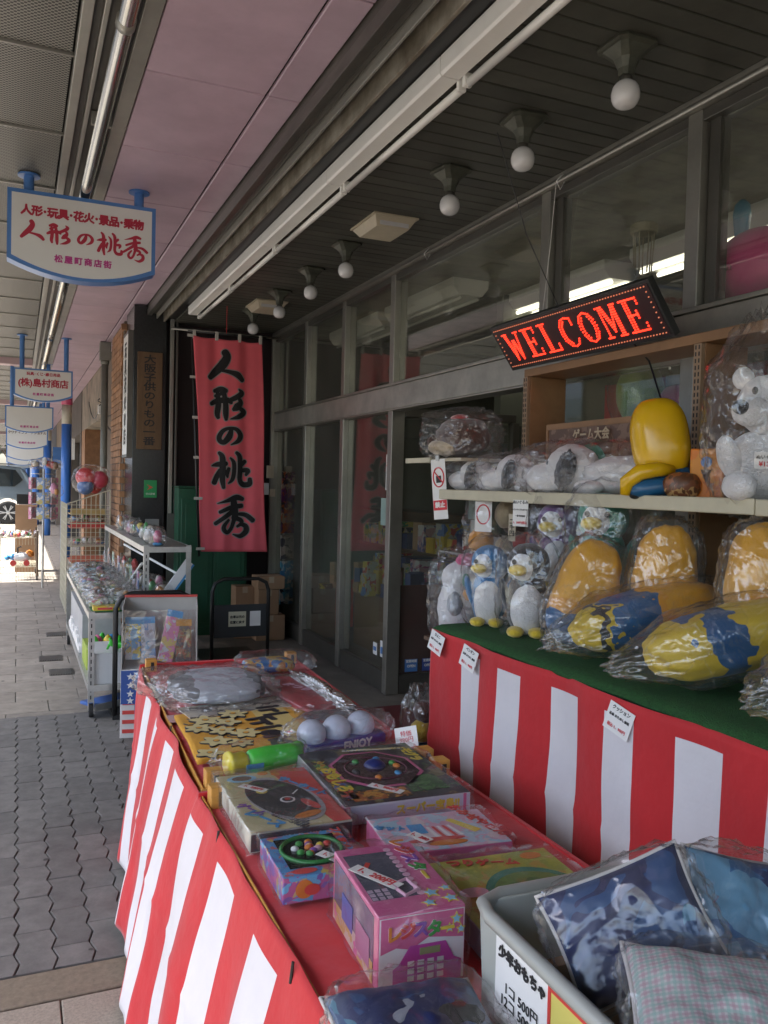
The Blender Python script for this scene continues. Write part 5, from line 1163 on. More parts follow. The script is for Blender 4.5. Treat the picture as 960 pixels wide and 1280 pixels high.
ipk=im('print pink',(.58,.13,.27)); iye=im('print yellow',(.68,.52,.06)); igr=im('print green',(.05,.28,.06)); ibl=im('print blue',(.06,.28,.55)); ior=im('print orange',(.62,.20,.03)); ird=im('print red',(.58,.06,.05)); iwh=im('print white',(.72,.72,.72)); ibk=im('print black',(.03,.03,.035)); ilb=im('print sky',(.25,.50,.68)); ipu=im('print purple',(.22,.07,.35)); ipl=im('print pale pink',(.66,.38,.50))
# 1 dark box with octagonal window
t,w_,d_,h=gbox('game_box','large black game box with a pink edged octagonal window',.715,1.800,1.045,2.215,.045,pmat('dark fun print',[K,K,(.04,.04,.05),K,(.12,.10,.03),K,(.05,.10,.04),K],26,.3,.5,1),im('box white side',(.55,.54,.56)),R(-2),front=im('front lilac',(.50,.50,.60)))
def octp(a,b,k=.42): return [(a,b*k),(a*k,b),(-a*k,b),(-a,b*k),(-a,-b*k),(-a*k,-b),(a*k,-b),(a,-b*k)]
MB().prism([(x,y+.02) for x,y in octp(.115,.135)],'z',h+.0014,h+.0022).build('window_edge',ipk,t); MB().prism([(x,y+.02) for x,y in octp(.105,.125)],'z',h+.0024,h+.0030).build('window',mat('smoky window',(.05,.018,.028),.12,0,.3,12,spec=.7),t)
blob('dome_toy',mat('navy toy',(.02,.03,.13),.3,0,.1,9),t,(.005,.04,h-.0),(.03,.03,.02),3,.02)
lid=MB().box(-.15,-.17,h+.0014,-.112,.12,h+.0022).build('title_panel',pmat('title mess',[(.5,.4,.05),(.5,.08,.05),(.1,.3,.1),(.1,.15,.4),K],55,.4,.5,2),t)
text('print','おもしろ',.045,iye,t,(-.128,-.03,h+.003),(0,0,-PI/2),bold=.0018); 
MB().box(-.13,-.185,h+.0014,.02,-.125,h+.0022).build('art_panel',pmat('orange art',[(.45,.16,.03),(.35,.10,.03),(.06,.03,.02),(.5,.25,.04)],50,.4,.5,3),t)
MB().box(.03,-.165,h+.0014,.13,-.06,h+.0022).build('art_panel',pmat('green art',[(.04,.12,.04),(.07,.18,.06),K,(.03,.09,.03)],50,.4,.5,4),t)
text('print','モグラ',.036,iye,t,(.135,.10,h+.003),(0,0,-PI/2),bold=.0015); text('print','スーパー宝島!!',.026,iye,t,(.05,-d_-.002,.023),(PI/2,0,0),bold=.0015)
MB().box(-w_-.0012,-d_,0,-w_-.0003,-d_+.02,h).build('pink_stripe',ipk,t); MB().box(-w_,-d_-.0022,0,-w_+.014,-d_-.0013,h).build('pink_stripe',ipk,t); MB().box(w_-.02,-d_-.0022,0,w_-.012,-d_-.0013,h).build('pink_stripe',ipk,t)
for k in range(4): text('print','みんなでワイワイ大ぼうけん',.011,(iwh,iye)[k%2],t,(.03+.014*k,.17-.0*k,h+.0028),(0,0,R(-8)),bold=.0002)
MB().tube([(.075*math.cos(a*PI/12)*1.1,.02+.085*math.sin(a*PI/12),h+.0042) for a in range(24)],.0018,4,closed=True).build('inner_ring',mat('smoky ring',(.16,.05,.08),.3,0,.1,9),t)
for k in range(7): blob('piece',(ior,ibl,igr,ibk)[k%4],t,(.06*math.cos(k*1.1),.02+.075*math.sin(k*1.1),h+.004),(.010,.013,.006),k,.15,3,2,2)
flat_tag(t,(-.03,-.13,h+.0045),R(-52),.095,.026,'2、980円',.017); wrap(t,-w_,-d_,0,w_,d_,h+.004,1)
# 2 race box
t,w_,d_,h=gbox('game_box','cream and red racing game box with a black oval track',.470,1.740,.705,2.110,.043,im('cream lid',(.52,.46,.26)),im('pale carton',(.55,.54,.46)),R(-1),front=ibk)
MB().prism([(.02,d_-.002),(w_-.002,d_-.002),(w_-.002,-d_+.002),(.075,-d_+.002)],'z',h+.0014,h+.0020).build('red_area',ird,t)
P_((.005,-.02),h+.0022,.08,36,t,im('grey ring',(.35,.34,.36)),'track_edge',.98,1.78,R(12)); P_((.0,-.01),h+.0032,.08,36,t,ibk,'track',.90,1.66,R(12))
P_((.01,-.03),h+.0042,.018,24,t,iwh,'emblem'); P_((.01,-.03),h+.0050,.013,24,t,ibk,'emblem'); P_((.01,-.03),h+.0058,.007,16,t,ird,'emblem'); 
for s in (-1,1): MB().cbox((.01+s*.026,-.03+s*.006,h+.0045),(.03,.004,.0006)).build('emblem_line',iwh,t,rot=(0,0,.9))
P_((-.035,.04),h+.0042,.014,20,t,iye,'yellow_spot'); P_((.03,-.13),h+.0042,.03,24,t,ior,'car_print',1.2,.5,R(20)); P_((.055,-.07),h+.0042,.03,24,t,ird,'car_print',.4,1.2,R(20))
P_((-.06,.145),h+.0024,.03,24,t,ilb,'badge',1.25,.8); P_((-.06,.145),h+.0032,.02,24,t,im('print brown',(.14,.09,.06)),'badge',1.25,.8); P_((-.01,.12),h+.0024,.02,20,t,im('print grey',(.35,.34,.36)),'badge',1.5,.8)
P_((.0,.17),h+.0024,.014,16,t,ior,'face_print'); P_((.03,.155),h+.0024,.012,16,t,ior,'face_print')
text('print','サーキット',.034,ibl,t,(.07,.05,h+.0028),(0,0,R(-62)),bold=.0015); text('print','レース',.04,ibl,t,(-.07,-.12,h+.0028),(0,0,R(-62)),bold=.002); text('print','ゲーム',.03,ipu,t,(-.085,-.06,h+.0028),(0,0,R(-62)),bold=.001)
for k in range(5): text('print','たのしいレースであそぼう',.010,ibk,t,(-.02+.004*k,-.155-.0*k+.013*k,h+.0026),(0,0,R(-62)),bold=.0002)
text('print','対象年齢 6才以上',.012,iwh,t,(0,-d_-.0018,.024),(PI/2,0,0),bold=.0003)
flat_tag(t,(-.05,.065,h+.0062),R(-50),.075,.024,'1、280円',.014); wrap(t,-w_,-d_,0,w_,d_,h+.004,2,filmh)
# 3 marble box
t,w_,d_,h=gbox('game_box','small blue game box showing coloured marbles on a green dish',.472,1.500,.645,1.690,.050,pmat('sky fun print',[(.08,.28,.55),(.5,.12,.14),(.08,.28,.55),(.5,.4,.08),(.08,.3,.55),(.10,.15,.40)],34,.3,.5,6),pmat('sky side print',[(.10,.35,.62),(.45,.12,.30),(.12,.40,.65),(.5,.45,.2),(.2,.12,.4)],32,.3,.5,7),R(-2),front=pmat('sky side print',[(.1,.1,.1)],2))
MB().box(-w_+.022,-.062,h+.0014,w_-.022,w_-.012,h+.0022).build('window',mat('black window',(.012,.015,.014),.15,0,0),t)
MB().tube([(.062*math.cos(a*PI/20),.01+.062*math.sin(a*PI/20),h+.003) for a in range(40)],.005,6,closed=True).build('dish_rim',mat('green plastic',(.03,.20,.05),.2,0,.1,5),t,smooth=True)
rr=random.Random(3)
mcol=[ior,igr,iwh,ird,ipu,iye,ipl]
for k in range(16):
    a=rr.uniform(0,6.28); q=rr.uniform(0,.045); blob('marble',mcol[k%7],t,(q*math.cos(a),.022+q*.8*math.sin(a),h+.004),(.0085,.0085,.006),0,0,1,2,2)
text('print','フィッシング',.027,ird,t,(w_-.012,.02,h+.003),(0,0,-PI/2),bold=.001); P_((-.04,-.078),h+.0022,.016,18,t,ird,'fish_print',1.6,.7); 
P_((0,0),0,.001,6,t,ird) if False else None
o=MB().lathe([(.018,0),(.018,.0007)],24).build('orange_print',ior,t,(-.045,-d_-.002,.026),(PI/2,0,0)); o=MB().lathe([(.012,0),(.012,.0007)],24).build('crab_print',ird,t,(-.03,-d_-.003,.024),(PI/2,0,0)); o.scale=(1.3,.9,1)
P5=[(.012*(1 if k%2==0 else .5)*math.cos(k*PI/5+PI/2)+.03,.012*(1 if k%2==0 else .5)*math.sin(k*PI/5+PI/2)+.025) for k in range(10)]
MB().prism(P5,'y',-d_-.003,-d_-.0022).build('star_print',iye,t)
flat_tag(t,(.03,-.05,h+.006),R(-58),.08,.026,'1、000円',.015); wrap(t,-w_,-d_,0,w_,d_,h+.006,3)
# 4 register box (pink)
t,w_,d_,h=gbox('toy_register_box','pink toy cash register box with a clear window side',.535,1.180,.685,1.430,.120,pmat('pink lid',[(.56,.13,.27),(.58,.16,.30),(.56,.13,.27),(.54,.10,.25)],18,.3,.4,8),ipk,R(-4),front=im('print white',(.7,.7,.7)))
inn=mat('dark inside',(.06,.06,.085),.6,0,.3,9)
MB().box(-w_-.0012,-d_+.02,.03,-w_-.0003,d_-.012,h-.008).build('side_window',mat('window film',(.20,.17,.24),.12,0,.35,14,spec=.7),t)
MB().box(-w_+.008,-d_+.05,h+.0014,w_-.055,d_-.03,h+.0020).build('top_window',mat('window film dark',(.09,.09,.12),.12,0,.35,14,spec=.7),t)
for k in range(11): MB().lathe([(.007,0),(.007,.0007)],12).build('scallop',ipl,t,(w_-.056,-d_+.055+k*.017,h+.002))
text('print','レジスター',.034,iwh,t,(w_-.028,.055,h+.0022),(0,0,R(-90)),bold=.0022)
for k,(ch,mm) in enumerate(zip('レジスター',(ior,ird,ipu,igr,iye))): text('print',ch,.034,mm,t,(w_-.028,.055+.068-k*.034,h+.0030),(0,0,R(-90)),bold=.0012)
def star(x,y,r,m1,m2,pl='z',zz=0):
    for q,mm,dz in ((1,m2,0),(.68,m1,.0008)):
        P5=[(x+r*q*(1 if k%2==0 else .5)*math.cos(k*PI/5+PI/2),y+r*q*(1 if k%2==0 else .5)*math.sin(k*PI/5+PI/2)) for k in range(10)]
        if pl=='z': MB().prism(P5,'z',zz+dz,zz+dz+.0007).build('star_print',mm,t)
        else: MB().prism(P5,'y',zz-dz-.0007,zz-dz).build('star_print',mm,t)
for (x,y,r_) in ((.035,-.075,.018),(.060,-.10,.016),(.02,-.105,.014),(.065,-.065,.012)): star(x,y,r_,ilb,iye,'z',h+.0016)
fz=-d_-.0014
MB().prism([(-w_+.004,.060),(-w_+.03,.068),(-.02,.062),(.01,.078),(w_-.004,.070),(w_-.004,h-.004),(-w_+.004,h-.004)],'y',fz-.0008,fz).build('pink_area',ipk,t)
MB().prism([(-.040,.04),(-.022,.068),(.040,.068),(.055,.04),(.068,.034),(.068,.004),(-.05,.004),(-.05,.034)],'y',fz-.0018,fz-.001).build('register_print',im('print magenta',(.50,.07,.36)),t)
MB().prism([(-.005,.052),(.03,.052),(.03,.063),(-.005,.063)],'y',fz-.003,fz-.002).build('display_print',im('print olive',(.28,.33,.16)),t)
for j in range(3):
    for i in range(4): MB().cbox((-.02+i*.017,fz-.0026,.040-j*.012),(.011,.0008,.008)).build('key_print',iwh,t)
for k,(ch,mm) in enumerate(zip('レジスター',(ior,ird,ipu,igr,iye))):
    text('print',ch,.028,iwh,t,(-.050+k*.023,fz-.0022,.090+.003*math.sin(k)),(PI/2,0,0),bold=.0020); text('print',ch,.028,mm,t,(-.050+k*.023,fz-.0032,.090+.003*math.sin(k)),(PI/2,0,0),bold=.001)
for (x,y,r_) in ((.058,.102,.012),(.046,.088,.009),(.066,.084,.009)): star(x,y,r_,ilb,iye,'y',fz-.0016)
MB().box(-w_-.0022,-d_+.02,.004,-w_-.0014,d_-.01,.038).build('wave_print',pmat('pastel wave',[(.6,.12,.32),(.55,.35,.12),(.5,.2,.45),(.6,.45,.4)],24,.3,.8,9),t)
MB().box(-w_-.003,.0,.03,-w_-.002,.06,.075).build('blue_toy',im('toy blue',(.08,.12,.38)),t); MB().box(-w_-.003,-.09,.02,-w_-.002,-.02,.07).build('pink_toy',im('toy pink',(.42,.18,.30)),t)
MB().prism([(-.06,.02),(-.035,.06),(-.028,.055),(-.052,.015)],'z',h+.0022,h+.003).build('red_toy',ird,t)
tb=[(-.01,-.035),(.022,-.02),(.028,-.06),(.0,-.075)]
MB().tube([(x-.01,y,h+.003) for x,y in tb],.0038,6,closed=True).build('pink_frame_toy',ipl,t)
for j in range(3):
    for i in range(3): MB().cbox((-.062+i*.013,-.045-j*.013,h+.0024),(.009,.009,.0008)).build('key_toy',im('toy key',(.42,.32,.40)),t)
flat_tag(t,(-.038,-.002,h+.0058),R(-60),.105,.026,'1、200円',.020); wrap(t,-w_,-d_,0,w_,d_,h+.004,4)
# 5 pastel box
t,w_,d_,h=gbox('toy_box','pale pink and sky blue toy box with a striped awning picture',.715,1.515,.985,1.700,.048,pmat('pastel print',[(.60,.36,.46),(.42,.52,.62),(.62,.40,.48),(.60,.50,.52),(.35,.50,.60),(.62,.36,.46)],24,.4,.5,10),ipk,R(-6))
for k in range(5): MB().prism([(-.02+k*.012,.02),(-.014+k*.012,.02),(-.008+k*.014,-.035),(-.016+k*.014,-.035)],'z',h+.0014,h+.002).build('awning_stripe',(ird if k%2 else iwh),t)
MB().box(-.06,-.01,h+.0014,-.025,.04,h+.002).build('blue_print',ibl,t); MB().prism([(.035,.045),(.05,.05),(.095,-.02),(.075,-.03)],'z',h+.0024,h+.003).build('yellow_print',iye,t); P_((0,-.065),h+.0016,.02,24,t,ior,'orange_print',2.2,.6); P_((-.02,-.045),h+.0014,.03,24,t,ird,'red_print',2.2,.35)
text('print','おみせやさん',.032,ird,t,(.105,.03,h+.003),(0,0,R(-72)),bold=.0013); text('print','セット',.024,ibl,t,(-.10,.03,h+.003),(0,0,R(-20)),bold=.001)
flat_tag(t,(-.055,-.035,h+.006),R(-62),.055,.028,'1、280',.016); wrap(t,-w_,-d_,0,w_,d_,h+.004,5)
# 6 green fishing game
t,w_,d_,h=gbox('game_box','yellow green game box with a round green dish seen through film',.735,1.130,1.010,1.465,.046,pmat('lime print',[(.36,.38,.05),(.42,.42,.08),(.36,.38,.05),(.30,.34,.06),(.45,.30,.06)],22,.35,.5,11),im('pale lilac',(.42,.40,.45)),R(-4))
P_((.03,-.03),h+.0016,.108,40,t,mat('sea green dish',(.04,.20,.14),.2,0,.15,7),'dish',1,1.2); P_((.03,-.035),h+.0026,.095,40,t,mat('dish green',(.10,.20,.04),.3,0,.3,30),'dish_inner',1,1.2)
for k in range(9): a=k*.7; P_((.03+.06*math.cos(a),-.035+.07*math.sin(a)),h+.0036,.017,18,t,mat('dish hole',(.035,.12,.03),.4,0,.1,5),'hole')
for k in range(10): P_((.03+.05*math.cos(k*2.2),-.035+.06*math.sin(k*2.2)),h+.0045,.006,10,t,(iye,ior,ipl,igr)[k%4],'fish')
text('print','つりゲーム',.03,ird,t,(-.02,.135,h+.003),(0,0,R(-12)),bold=.0012); P_((.09,.14),h+.002,.018,20,t,ior,'face_print',1.3,.8); P_((-.09,.03),h+.002,.022,20,t,ipl,'pig_print',1.3,.8)
wrap(t,-w_,-d_,0,w_,d_,h+.006,6)
# 7 toy bats and balls
t=thing('toy_bat_bag','clear bag with a green and yellow toy bat on the towel end','toy',(.53,2.20,Z+.03),R(10))
gpl=mat('lime plastic',(.06,.55,.05),.3,0,.05,5); ypl=mat('yellow plastic',(.72,.60,.04),.3,0,.05,5)
o=MB().lathe([(.022,0),(.030,.01),(.033,.05),(.030,.13),(.026,.16)],24).build('green_bat',gpl,t,(.05,0,.012),(0,PI/2,0),smooth=True)
MB().lathe([(.034,0),(.036,.008),(.028,.02),(.030,.045),(.024,.055)],24).build('yellow_end',ypl,t,(-.008,0,.012),(0,PI/2,0),smooth=True); MB().cbox((.06,-.03,.0),(.05,.006,.025)).build('blue_label',ibl,t)
bag(t,(.09,.0,.02),(.14,.055,.045),12,film,.16,2.6,3,4)
t=thing('ball_set','clear bag with three white balls on a navy tray','toy',(.90,2.36,Z),R(14))
MB().prism([(-.14,-.045),(.15,-.045),(.16,.0),(.15,.03),(-.14,.03),(-.15,0)],'z',.0,.035).build('tray',mat('navy plastic',(.05,.04,.25),.3,0,.1,5),t,bevel=.008)
for x in (-.09,.0,.09): blob('ball',mat('pale ball',(.52,.55,.66),.35,0,.04,4),t,(x,.012,.055),(.044,.044,.044),0,0,1)
text('print','ENJOY',.035,iwh,t,(.04,-.047,.018),(PI/2,0,0),bold=.0014); blob('green_end',gpl,t,(-.15,-.01,.03),(.02,.02,.02),0,0,1); bag(t,(0,0,.05),(.19,.075,.065),13,filmh,.14,2.2,3,5); flat_tag(t,(-.16,.02,.07),.3,.028,.03,'円',.015)
# 8 orange towel
t=thing('towel','folded orange towel printed Girl Friend with cream shapes','towel',(.47,2.33,Z),0)
tw=mat('orange towel',(.66,.33,.04),.95,0,.12,5,.5,140,.004); crt=mat('towel cream',(.60,.50,.24),.95,0,.08,8)
def twf(u,v):
    x=.0+.43*u+.02*v; y=.50*v+.10*u; return (x,y,.012+.006*noise.noise(Vector((x*8,y*8,2)))+.004*math.sin(y*9))
MB().grid(30,36,twf).build('cloth',tw,t,smooth=True,solid=.012)
tz=lambda x,y: twf(x/.43,max(0,y-.1*x/.43)/.5)[2]+.0066
MB().grid(16,24,lambda u,v:(.255+.115*u+.02*v,.06+.49*v,tz(.255+.115*u,.06+.49*v))).build('cream_band',mat('towel band',(.62,.46,.16),.95,0,.08,8),t,smooth=True)
rt_=random.Random(8)
for k in range(9):
    cx,cy=.045+.165*((k*.618)%1),.05+.40*(k/8.5); r0=rt_.uniform(.026,.036); a0=rt_.uniform(0,3); nn=40; p3=rt_.choice([5,6,7]); am=rt_.uniform(.22,.34)
    def ol(g): return [(cx+(r0*(1+am*math.sin(p3*i*2*PI/nn+a0))+g)*math.cos(i*2*PI/nn)*1.2,cy+(r0*(1+am*math.sin(p3*i*2*PI/nn+a0))+g)*math.sin(i*2*PI/nn)*1.25) for i in range(nn)]
    zt=tz(cx,cy)+.003+k*.0003
    MB().prism(ol(.0018),'z',zt-.006,zt).build('outline_print',ibk,t); MB().prism(ol(0),'z',zt-.006,zt+.0006).build('leaf_print',crt,t)
    P_((cx,cy),zt+.0008,r0*.34,14,t,ibk); P_((cx,cy),zt+.0012,r0*.28,14,t,tw)
for k in range(10):
    cx,cy=rt_.uniform(.02,.22),rt_.uniform(.03,.5); zt=tz(cx,cy)+.001; MB().tube([(cx+.012*i,cy+.012*math.sin(i*1.7+k),zt) for i in range(5)],.0016,4).build('line_print',ibk,t)
for k,ch in enumerate('Girl'): text('print',ch,.12,ibk,t,(.335,.53-k*.046,tz(.315,.5-k*.04)+.002),(0,0,R(-80)),bold=.004)
for k,ch in enumerate('Friend'): text('print',ch,.125,ibk,t,(.275 if k<0 else .27,.345-k*.056,tz(.27,.33-k*.048)+.002),(0,0,R(-80)),bold=.004)
# 9 grey plush in film, far end
t=thing('bagged_cushion','grey and white folded cushion in crinkled film at the far tray end','cushion',(.68,3.06,Z))
blob('cushion',bandmat('grey cushion','x',[(-.25,(.12,.12,.13)),(-.10,(.40,.41,.46)),(.04,(.38,.39,.44)),(.12,(.07,.07,.08)),(.17,(.45,.32,.08)),(.25,(.3,.3,.33))],.8,14,.05),t,(0,0,.05),(.17,.19,.040),120,.08,3,2.8,4)
bag(t,(0,0,.042),(.22,.25,.058),121,filmh,.2,3.2,3,5); bag(t,(-.16,.14,.045),(.12,.12,.05),122,filmh,.25,3.2,2.6,4)
t=thing('bagged_packet','yellow picture packet in film behind the grey cushion','packet',(.98,3.42,Z)); blob('packet',pmat('comic packet',[(.5,.36,.06),(.45,.2,.05),(.05,.15,.35),(.5,.42,.2)],22,.4,.6,12),t,(0,0,.03),(.11,.075,.03),123,.06,3,3,3); bag(t,(.03,0,.04),(.17,.10,.05),124,film,.2,3,3,4)
t=thing('red_packet','flat red packet in clear film along the doorway side of the tray','packet',(.97,2.93,Z),R(4)); blob('packet',mat('red packet',(.35,.03,.04),.4,0,.2,14),t,(0,0,.018),(.085,.24,.018),125,.05,3,4,4); text('print','まつり',.05,ipl,t,(0,.05,.04),(0,0,R(-70)),bold=.001)
bag(t,(0,0,.022),(.11,.28,.035),126,film,.2,3,3.4,4)
t=thing('foil_roll','crumpled silver foil packet along the tray edge nearest the doorway','packet',(1.04,2.92,Z),R(2)); blob('foil',foil,t,(0,0,.03),(.035,.29,.03),127,.35,3.5,2.5,5)
t=thing('dark_packet','dark blue and red flat packet between the towel and foil','packet',(.97,2.55,Z),R(8)); blob('packet',pmat('dark packet',[(.06,.05,.09),(.25,.05,.05),(.05,.05,.06),(.2,.18,.2)],16,.3,.5,13),t,(0,0,.015),(.08,.16,.014),128,.04,3,4,4); bag(t,(0,0,.018),(.10,.19,.03),129,film,.18,3,3.4,4)
t=thing('photo_card','pale photo sheet half hidden between the towel and grey cushion','sheet',(.72,2.86,Z),R(8)); MB().box(-.20,-.07,.012,.18,.07,.018).build('sheet',pmat('photo sheet',[(.30,.25,.22),(.45,.40,.33),(.12,.10,.09),(.5,.45,.36)],20,.4,.7,14),t)
t=thing('foil_bag','small reddish snack bag left of the towel corner','packet',(.50,2.83,Z)); MB().box(-.03,-.04,0,.05,.04,.004).build('bag',mat('pink foil',(.5,.3,.3),.3,0,.2,20),t)
t=thing('price_tag_paper','tilted white price paper beside the yellow corner block','price card',(1.08,2.26,Z+.045),0,rot=(R(-20),R(-15),R(-40))); MB().cbox((0,0,0),(.07,.001,.06)).build('paper',paper,t); text('print','特価\n980円',.018,red_in,t,(0,-.0015,0),(PI/2,0,0))
# 10 storage bin and pillows
bn=thing('plastic_bin','translucent grey plastic bin full of bagged pillows','bin',(.635,.52,Z),R(-1))
pl2=mat('bin plastic',(.30,.31,.28),.35,0,.05,4,trans=.0)
m,nt,p=nmat('bin translucent'); p.inputs['Base Color'].default_value=(.50,.52,.47,1); p.inputs['Roughness'].default_value=.35; p.inputs['Alpha'].default_value=.80; MC['bint']=m
BW,BL,BH=.325,.56,.18
def wallq(poly,ax,a,b_,nm='wall'): MB().prism(poly,ax,a,b_).build(nm,m,bn,bevel=.002)
wallq([(.02,0),(BL-.02,0),(BL,BH),(0,BH)],'x',-.0,.004); wallq([(.02,0),(BL-.02,0),(BL,BH),(0,BH)],'x',BW-.004,BW); wallq([(.004,0),(BW-.004,0),(BW-.004,BH),(.004,BH)],'y',BL-.012,BL-.006); wallq([(.004,0),(BW-.004,0),(BW-.004,BH),(.004,BH)],'y',.0,.006); MB().box(.004,.02,0,BW-.004,BL-.02,.005).build('base',m,bn)
rim=[(-.01,.02),(-.002,.0),(.03,-.01),(BW-.03,-.01),(BW+.002,0),(BW+.01,.03),(BW+.01,BL-.05),(BW-.0,BL-.01),(BW-.04,BL+.005),(.04,BL+.005),(.0,BL-.012),(-.01,BL-.05)]
MB().tube([(x,y,BH-.002) for x,y in rim],.011,8,closed=True).build('rim',mat('bin rim',(.36,.37,.34),.35,0,.05,4),bn,smooth=True)
lb=MB().box(-.0045,BL-.20,.035,-.0015,BL-.06,BH-.018).build('label',paper,bn); text('print','少年おもちゃ',.020,blk_in,lb,(-.006,BL-.13,.140),(PI/2,0,-PI/2),bold=.001); text('print','1コ 500円\n12コ 5000円',.020,blk_in,lb,(-.006,BL-.13,.085),(PI/2,0,-PI/2))
lb=MB().box(-.0055,BL-.36,.035,-.0015,BL-.195,BH-.02).build('yellow_label',mat('label yellow',(.62,.55,.14),.5,0,.05,4),bn)
for a in ((BL-.36,.035,BL-.195,.041),(BL-.36,BH-.026,BL-.195,BH-.02),(BL-.36,.041,BL-.354,BH-.026),(BL-.201,.041,BL-.195,BH-.026)): MB().box(-.0068,a[0],a[1],-.0057,a[2],a[3]).build('label_border',ird,lb)
MB().box(.03,BL-.15,.01,.16,BL-.13,.15).build('card_sheet',card,bn)
def nightmat(name,seed,base=((.012,.022,.09),(.02,.06,.16),(.05,.16,.24),(.015,.02,.07))):
    return pmat(name,[base[0],base[1],base[0],base[2],base[3],base[1]],7,.45,.9,seed)
def pillow(name,label,loc,rot,a,b_,h,m_,seed,bm=None,bagk=1.1,extra=None):
    t=thing(name,label,'pillow',loc,0,None,rot=rot)
    pm,ed=pillow_mb(a,b_,h*1.15,seed); pm.build('pillow',[m_,gg],t,smooth=True,fix=False); MB().tube(ed,.0035,6,closed=True).build('piping',mat('piping cream',(.55,.52,.50),.8,0,.05,8),t,smooth=True)
    if extra: extra(t)
    if bagk: bag(t,(0,0,0),(a*bagk,b_*bagk,h*1.25),seed+1,bm or film,.12,2.6,4.5,5)
    return t
m1=nightmat('night print',21); 
gg=bpy.data.materials.new('gingham'); gg.use_nodes=True; nt=gg.node_tree; p=nt.nodes['Principled BSDF']; p.inputs['Roughness'].default_value=.9
tc=N(nt,'ShaderNodeTexCoord'); sx=N(nt,'ShaderNodeSeparateXYZ'); nt.links.new(tc.outputs['Object'],sx.inputs[0])
def stripes(o,ph,w_=.009):
    a=N(nt,'ShaderNodeMath',operation='MULTIPLY_ADD'); a.inputs[1].default_value=1/w_; a.inputs[2].default_value=ph; nt.links.new(sx.outputs[o],a.inputs[0])
    b=N(nt,'ShaderNodeMath',operation='FRACT'); nt.links.new(a.outputs[0],b.inputs[0]); c=N(nt,'ShaderNodeMath',operation='GREATER_THAN'); c.inputs[1].default_value=.72; nt.links.new(b.outputs[0],c.inputs[0]); return c
col=None
prev=(.52,.50,.50,1)
for o,ph,c in ((0,0,(.42,.26,.30,1)),(1,0,(.42,.26,.30,1)),(0,.5,(.25,.42,.38,1)),(1,.5,(.25,.42,.38,1))):
    s=stripes(o,ph,.013); mi=N(nt,'ShaderNodeMix',data_type='RGBA'); sc_=N(nt,'ShaderNodeMath',operation='MULTIPLY'); sc_.inputs[1].default_value=.55; nt.links.new(s.outputs[0],sc_.inputs[0]); nt.links.new(sc_.outputs[0],mi.inputs[0])
    if isinstance(prev,tuple): mi.inputs[6].default_value=prev
    else: nt.links.new(prev,mi.inputs[6])
    mi.inputs[7].default_value=c; prev=mi.outputs[2]
nt.links.new(prev,p.inputs['Base Color'])
pillow('bagged_pillow','flat navy picture pillow lying before the pink register box',(.510,.985,Z+.045),(R(3),R(2),R(-6)),.115,.125,.038,m1,131,film,1.08)
wm_=mat('pillow pale figure',(.30,.32,.38),.9,0,.2,14)
def fig(t):
    for (x,y,r_,sx_,sy_,rz,mm) in ((-.03,.02,.03,.55,1.9,-.9,wm_),(.0,-.03,.028,.5,2.1,-1.0,wm_),(.045,.0,.03,1.2,1.0,0,MC['banner ink'])):
        blob('figure_print',mm,t,(x,y,.0385),(r_*sx_,r_*sy_,.004),140,.25,6,2,3,rot=(0,0,rz))
fig([o for o in bpy.data.objects if o.name.startswith('bagged_pillow') and o.type=='EMPTY'][0])
pillow('bagged_pillow','dark blue picture pillow leaning upright in the bin with a pale piped edge',(.775,.895,.905),(R(64),R(-24),R(-24)),.105,.078,.030,nightmat('night print b',24),133,film,1.12)
pillow('bagged_pillow','pale gingham backed pillow lying across the bin with a paper tag',(.770,.70,.885),(R(14),R(2),R(-34)),.125,.105,.035,gg,135,film,1.06)
t=thing('care_label','white care label with a small brown mark on the gingham pillow','label',(.835,.66,.925),0,rot=(R(14),R(4),R(-50))); MB().cbox((0,0,0),(.09,.035,.001)).build('label',paper,t); MB().cbox((-.03,0,.0009),(.02,.02,.0006)).build('mark',woodo,t); 
for k in range(8): MB().cbox((.028+k*.0018,-.006,.0009),(.0009,.012,.0006)).build('bar_print',blk_in,t)
pillow('bagged_pillow','blue picture pillow with light spots at the lower right corner',(.945,.86,.905),(R(50),R(14),R(-14)),.085,.085,.035,nightmat('night print c',27,((.02,.05,.16),(.03,.12,.28),(.12,.28,.42),(.015,.03,.10))),137,filmh,1.12)
pillow('bagged_pillow','small gingham pillow corner poking out before the bin',(.575,.80,.765),(R(30),R(0),R(-20)),.06,.06,.028,gg,139,film,1.1)

# ================================================================ star box, carts, racks along the arcade
t=thing('star_box','cardboard display bin printed with blue stars and red stripes holding toy packs','display bin',(.560,5.02,0),R(-10))
MB().box(0,0,0,.43,.34,.40).build('bin',mat('bin white',(.62,.60,.58),.6,0,.06,6),t,bevel=.003)
for k in range(4): MB().box(.0+.012,-.004,.03+k*.055,.418,-.001,.052+k*.055).build('red_stripe',ird,t)
nvy=mat('print navy',(.03,.08,.30),.5,0,.05,5)
MB().box(.002,-.006,.20,.11,-.0045,.395).build('blue_field',nvy,t); MB().box(.18,-.006,.33,.26,-.0045,.395).build('blue_field',nvy,t); MB().box(.27,-.006,.335,.42,-.0045,.365).build('red_stripe',ird,t)
MB().box(.08,-.0065,.12,.14,-.0045,.20).build('blue_field',nvy,t)
def stp(x,z,r): MB().prism([(x+r*(1 if k%2==0 else .42)*math.cos(k*PI/5+PI/2),z+r*(1 if k%2==0 else .42)*math.sin(k*PI/5+PI/2)) for k in range(10)],'y',-.0085,-.0065).build('star',iwh,t)
for z in (.36,.31,.26,.22): 
    stp(.055,z,.022)
stp(.22,.362,.025)
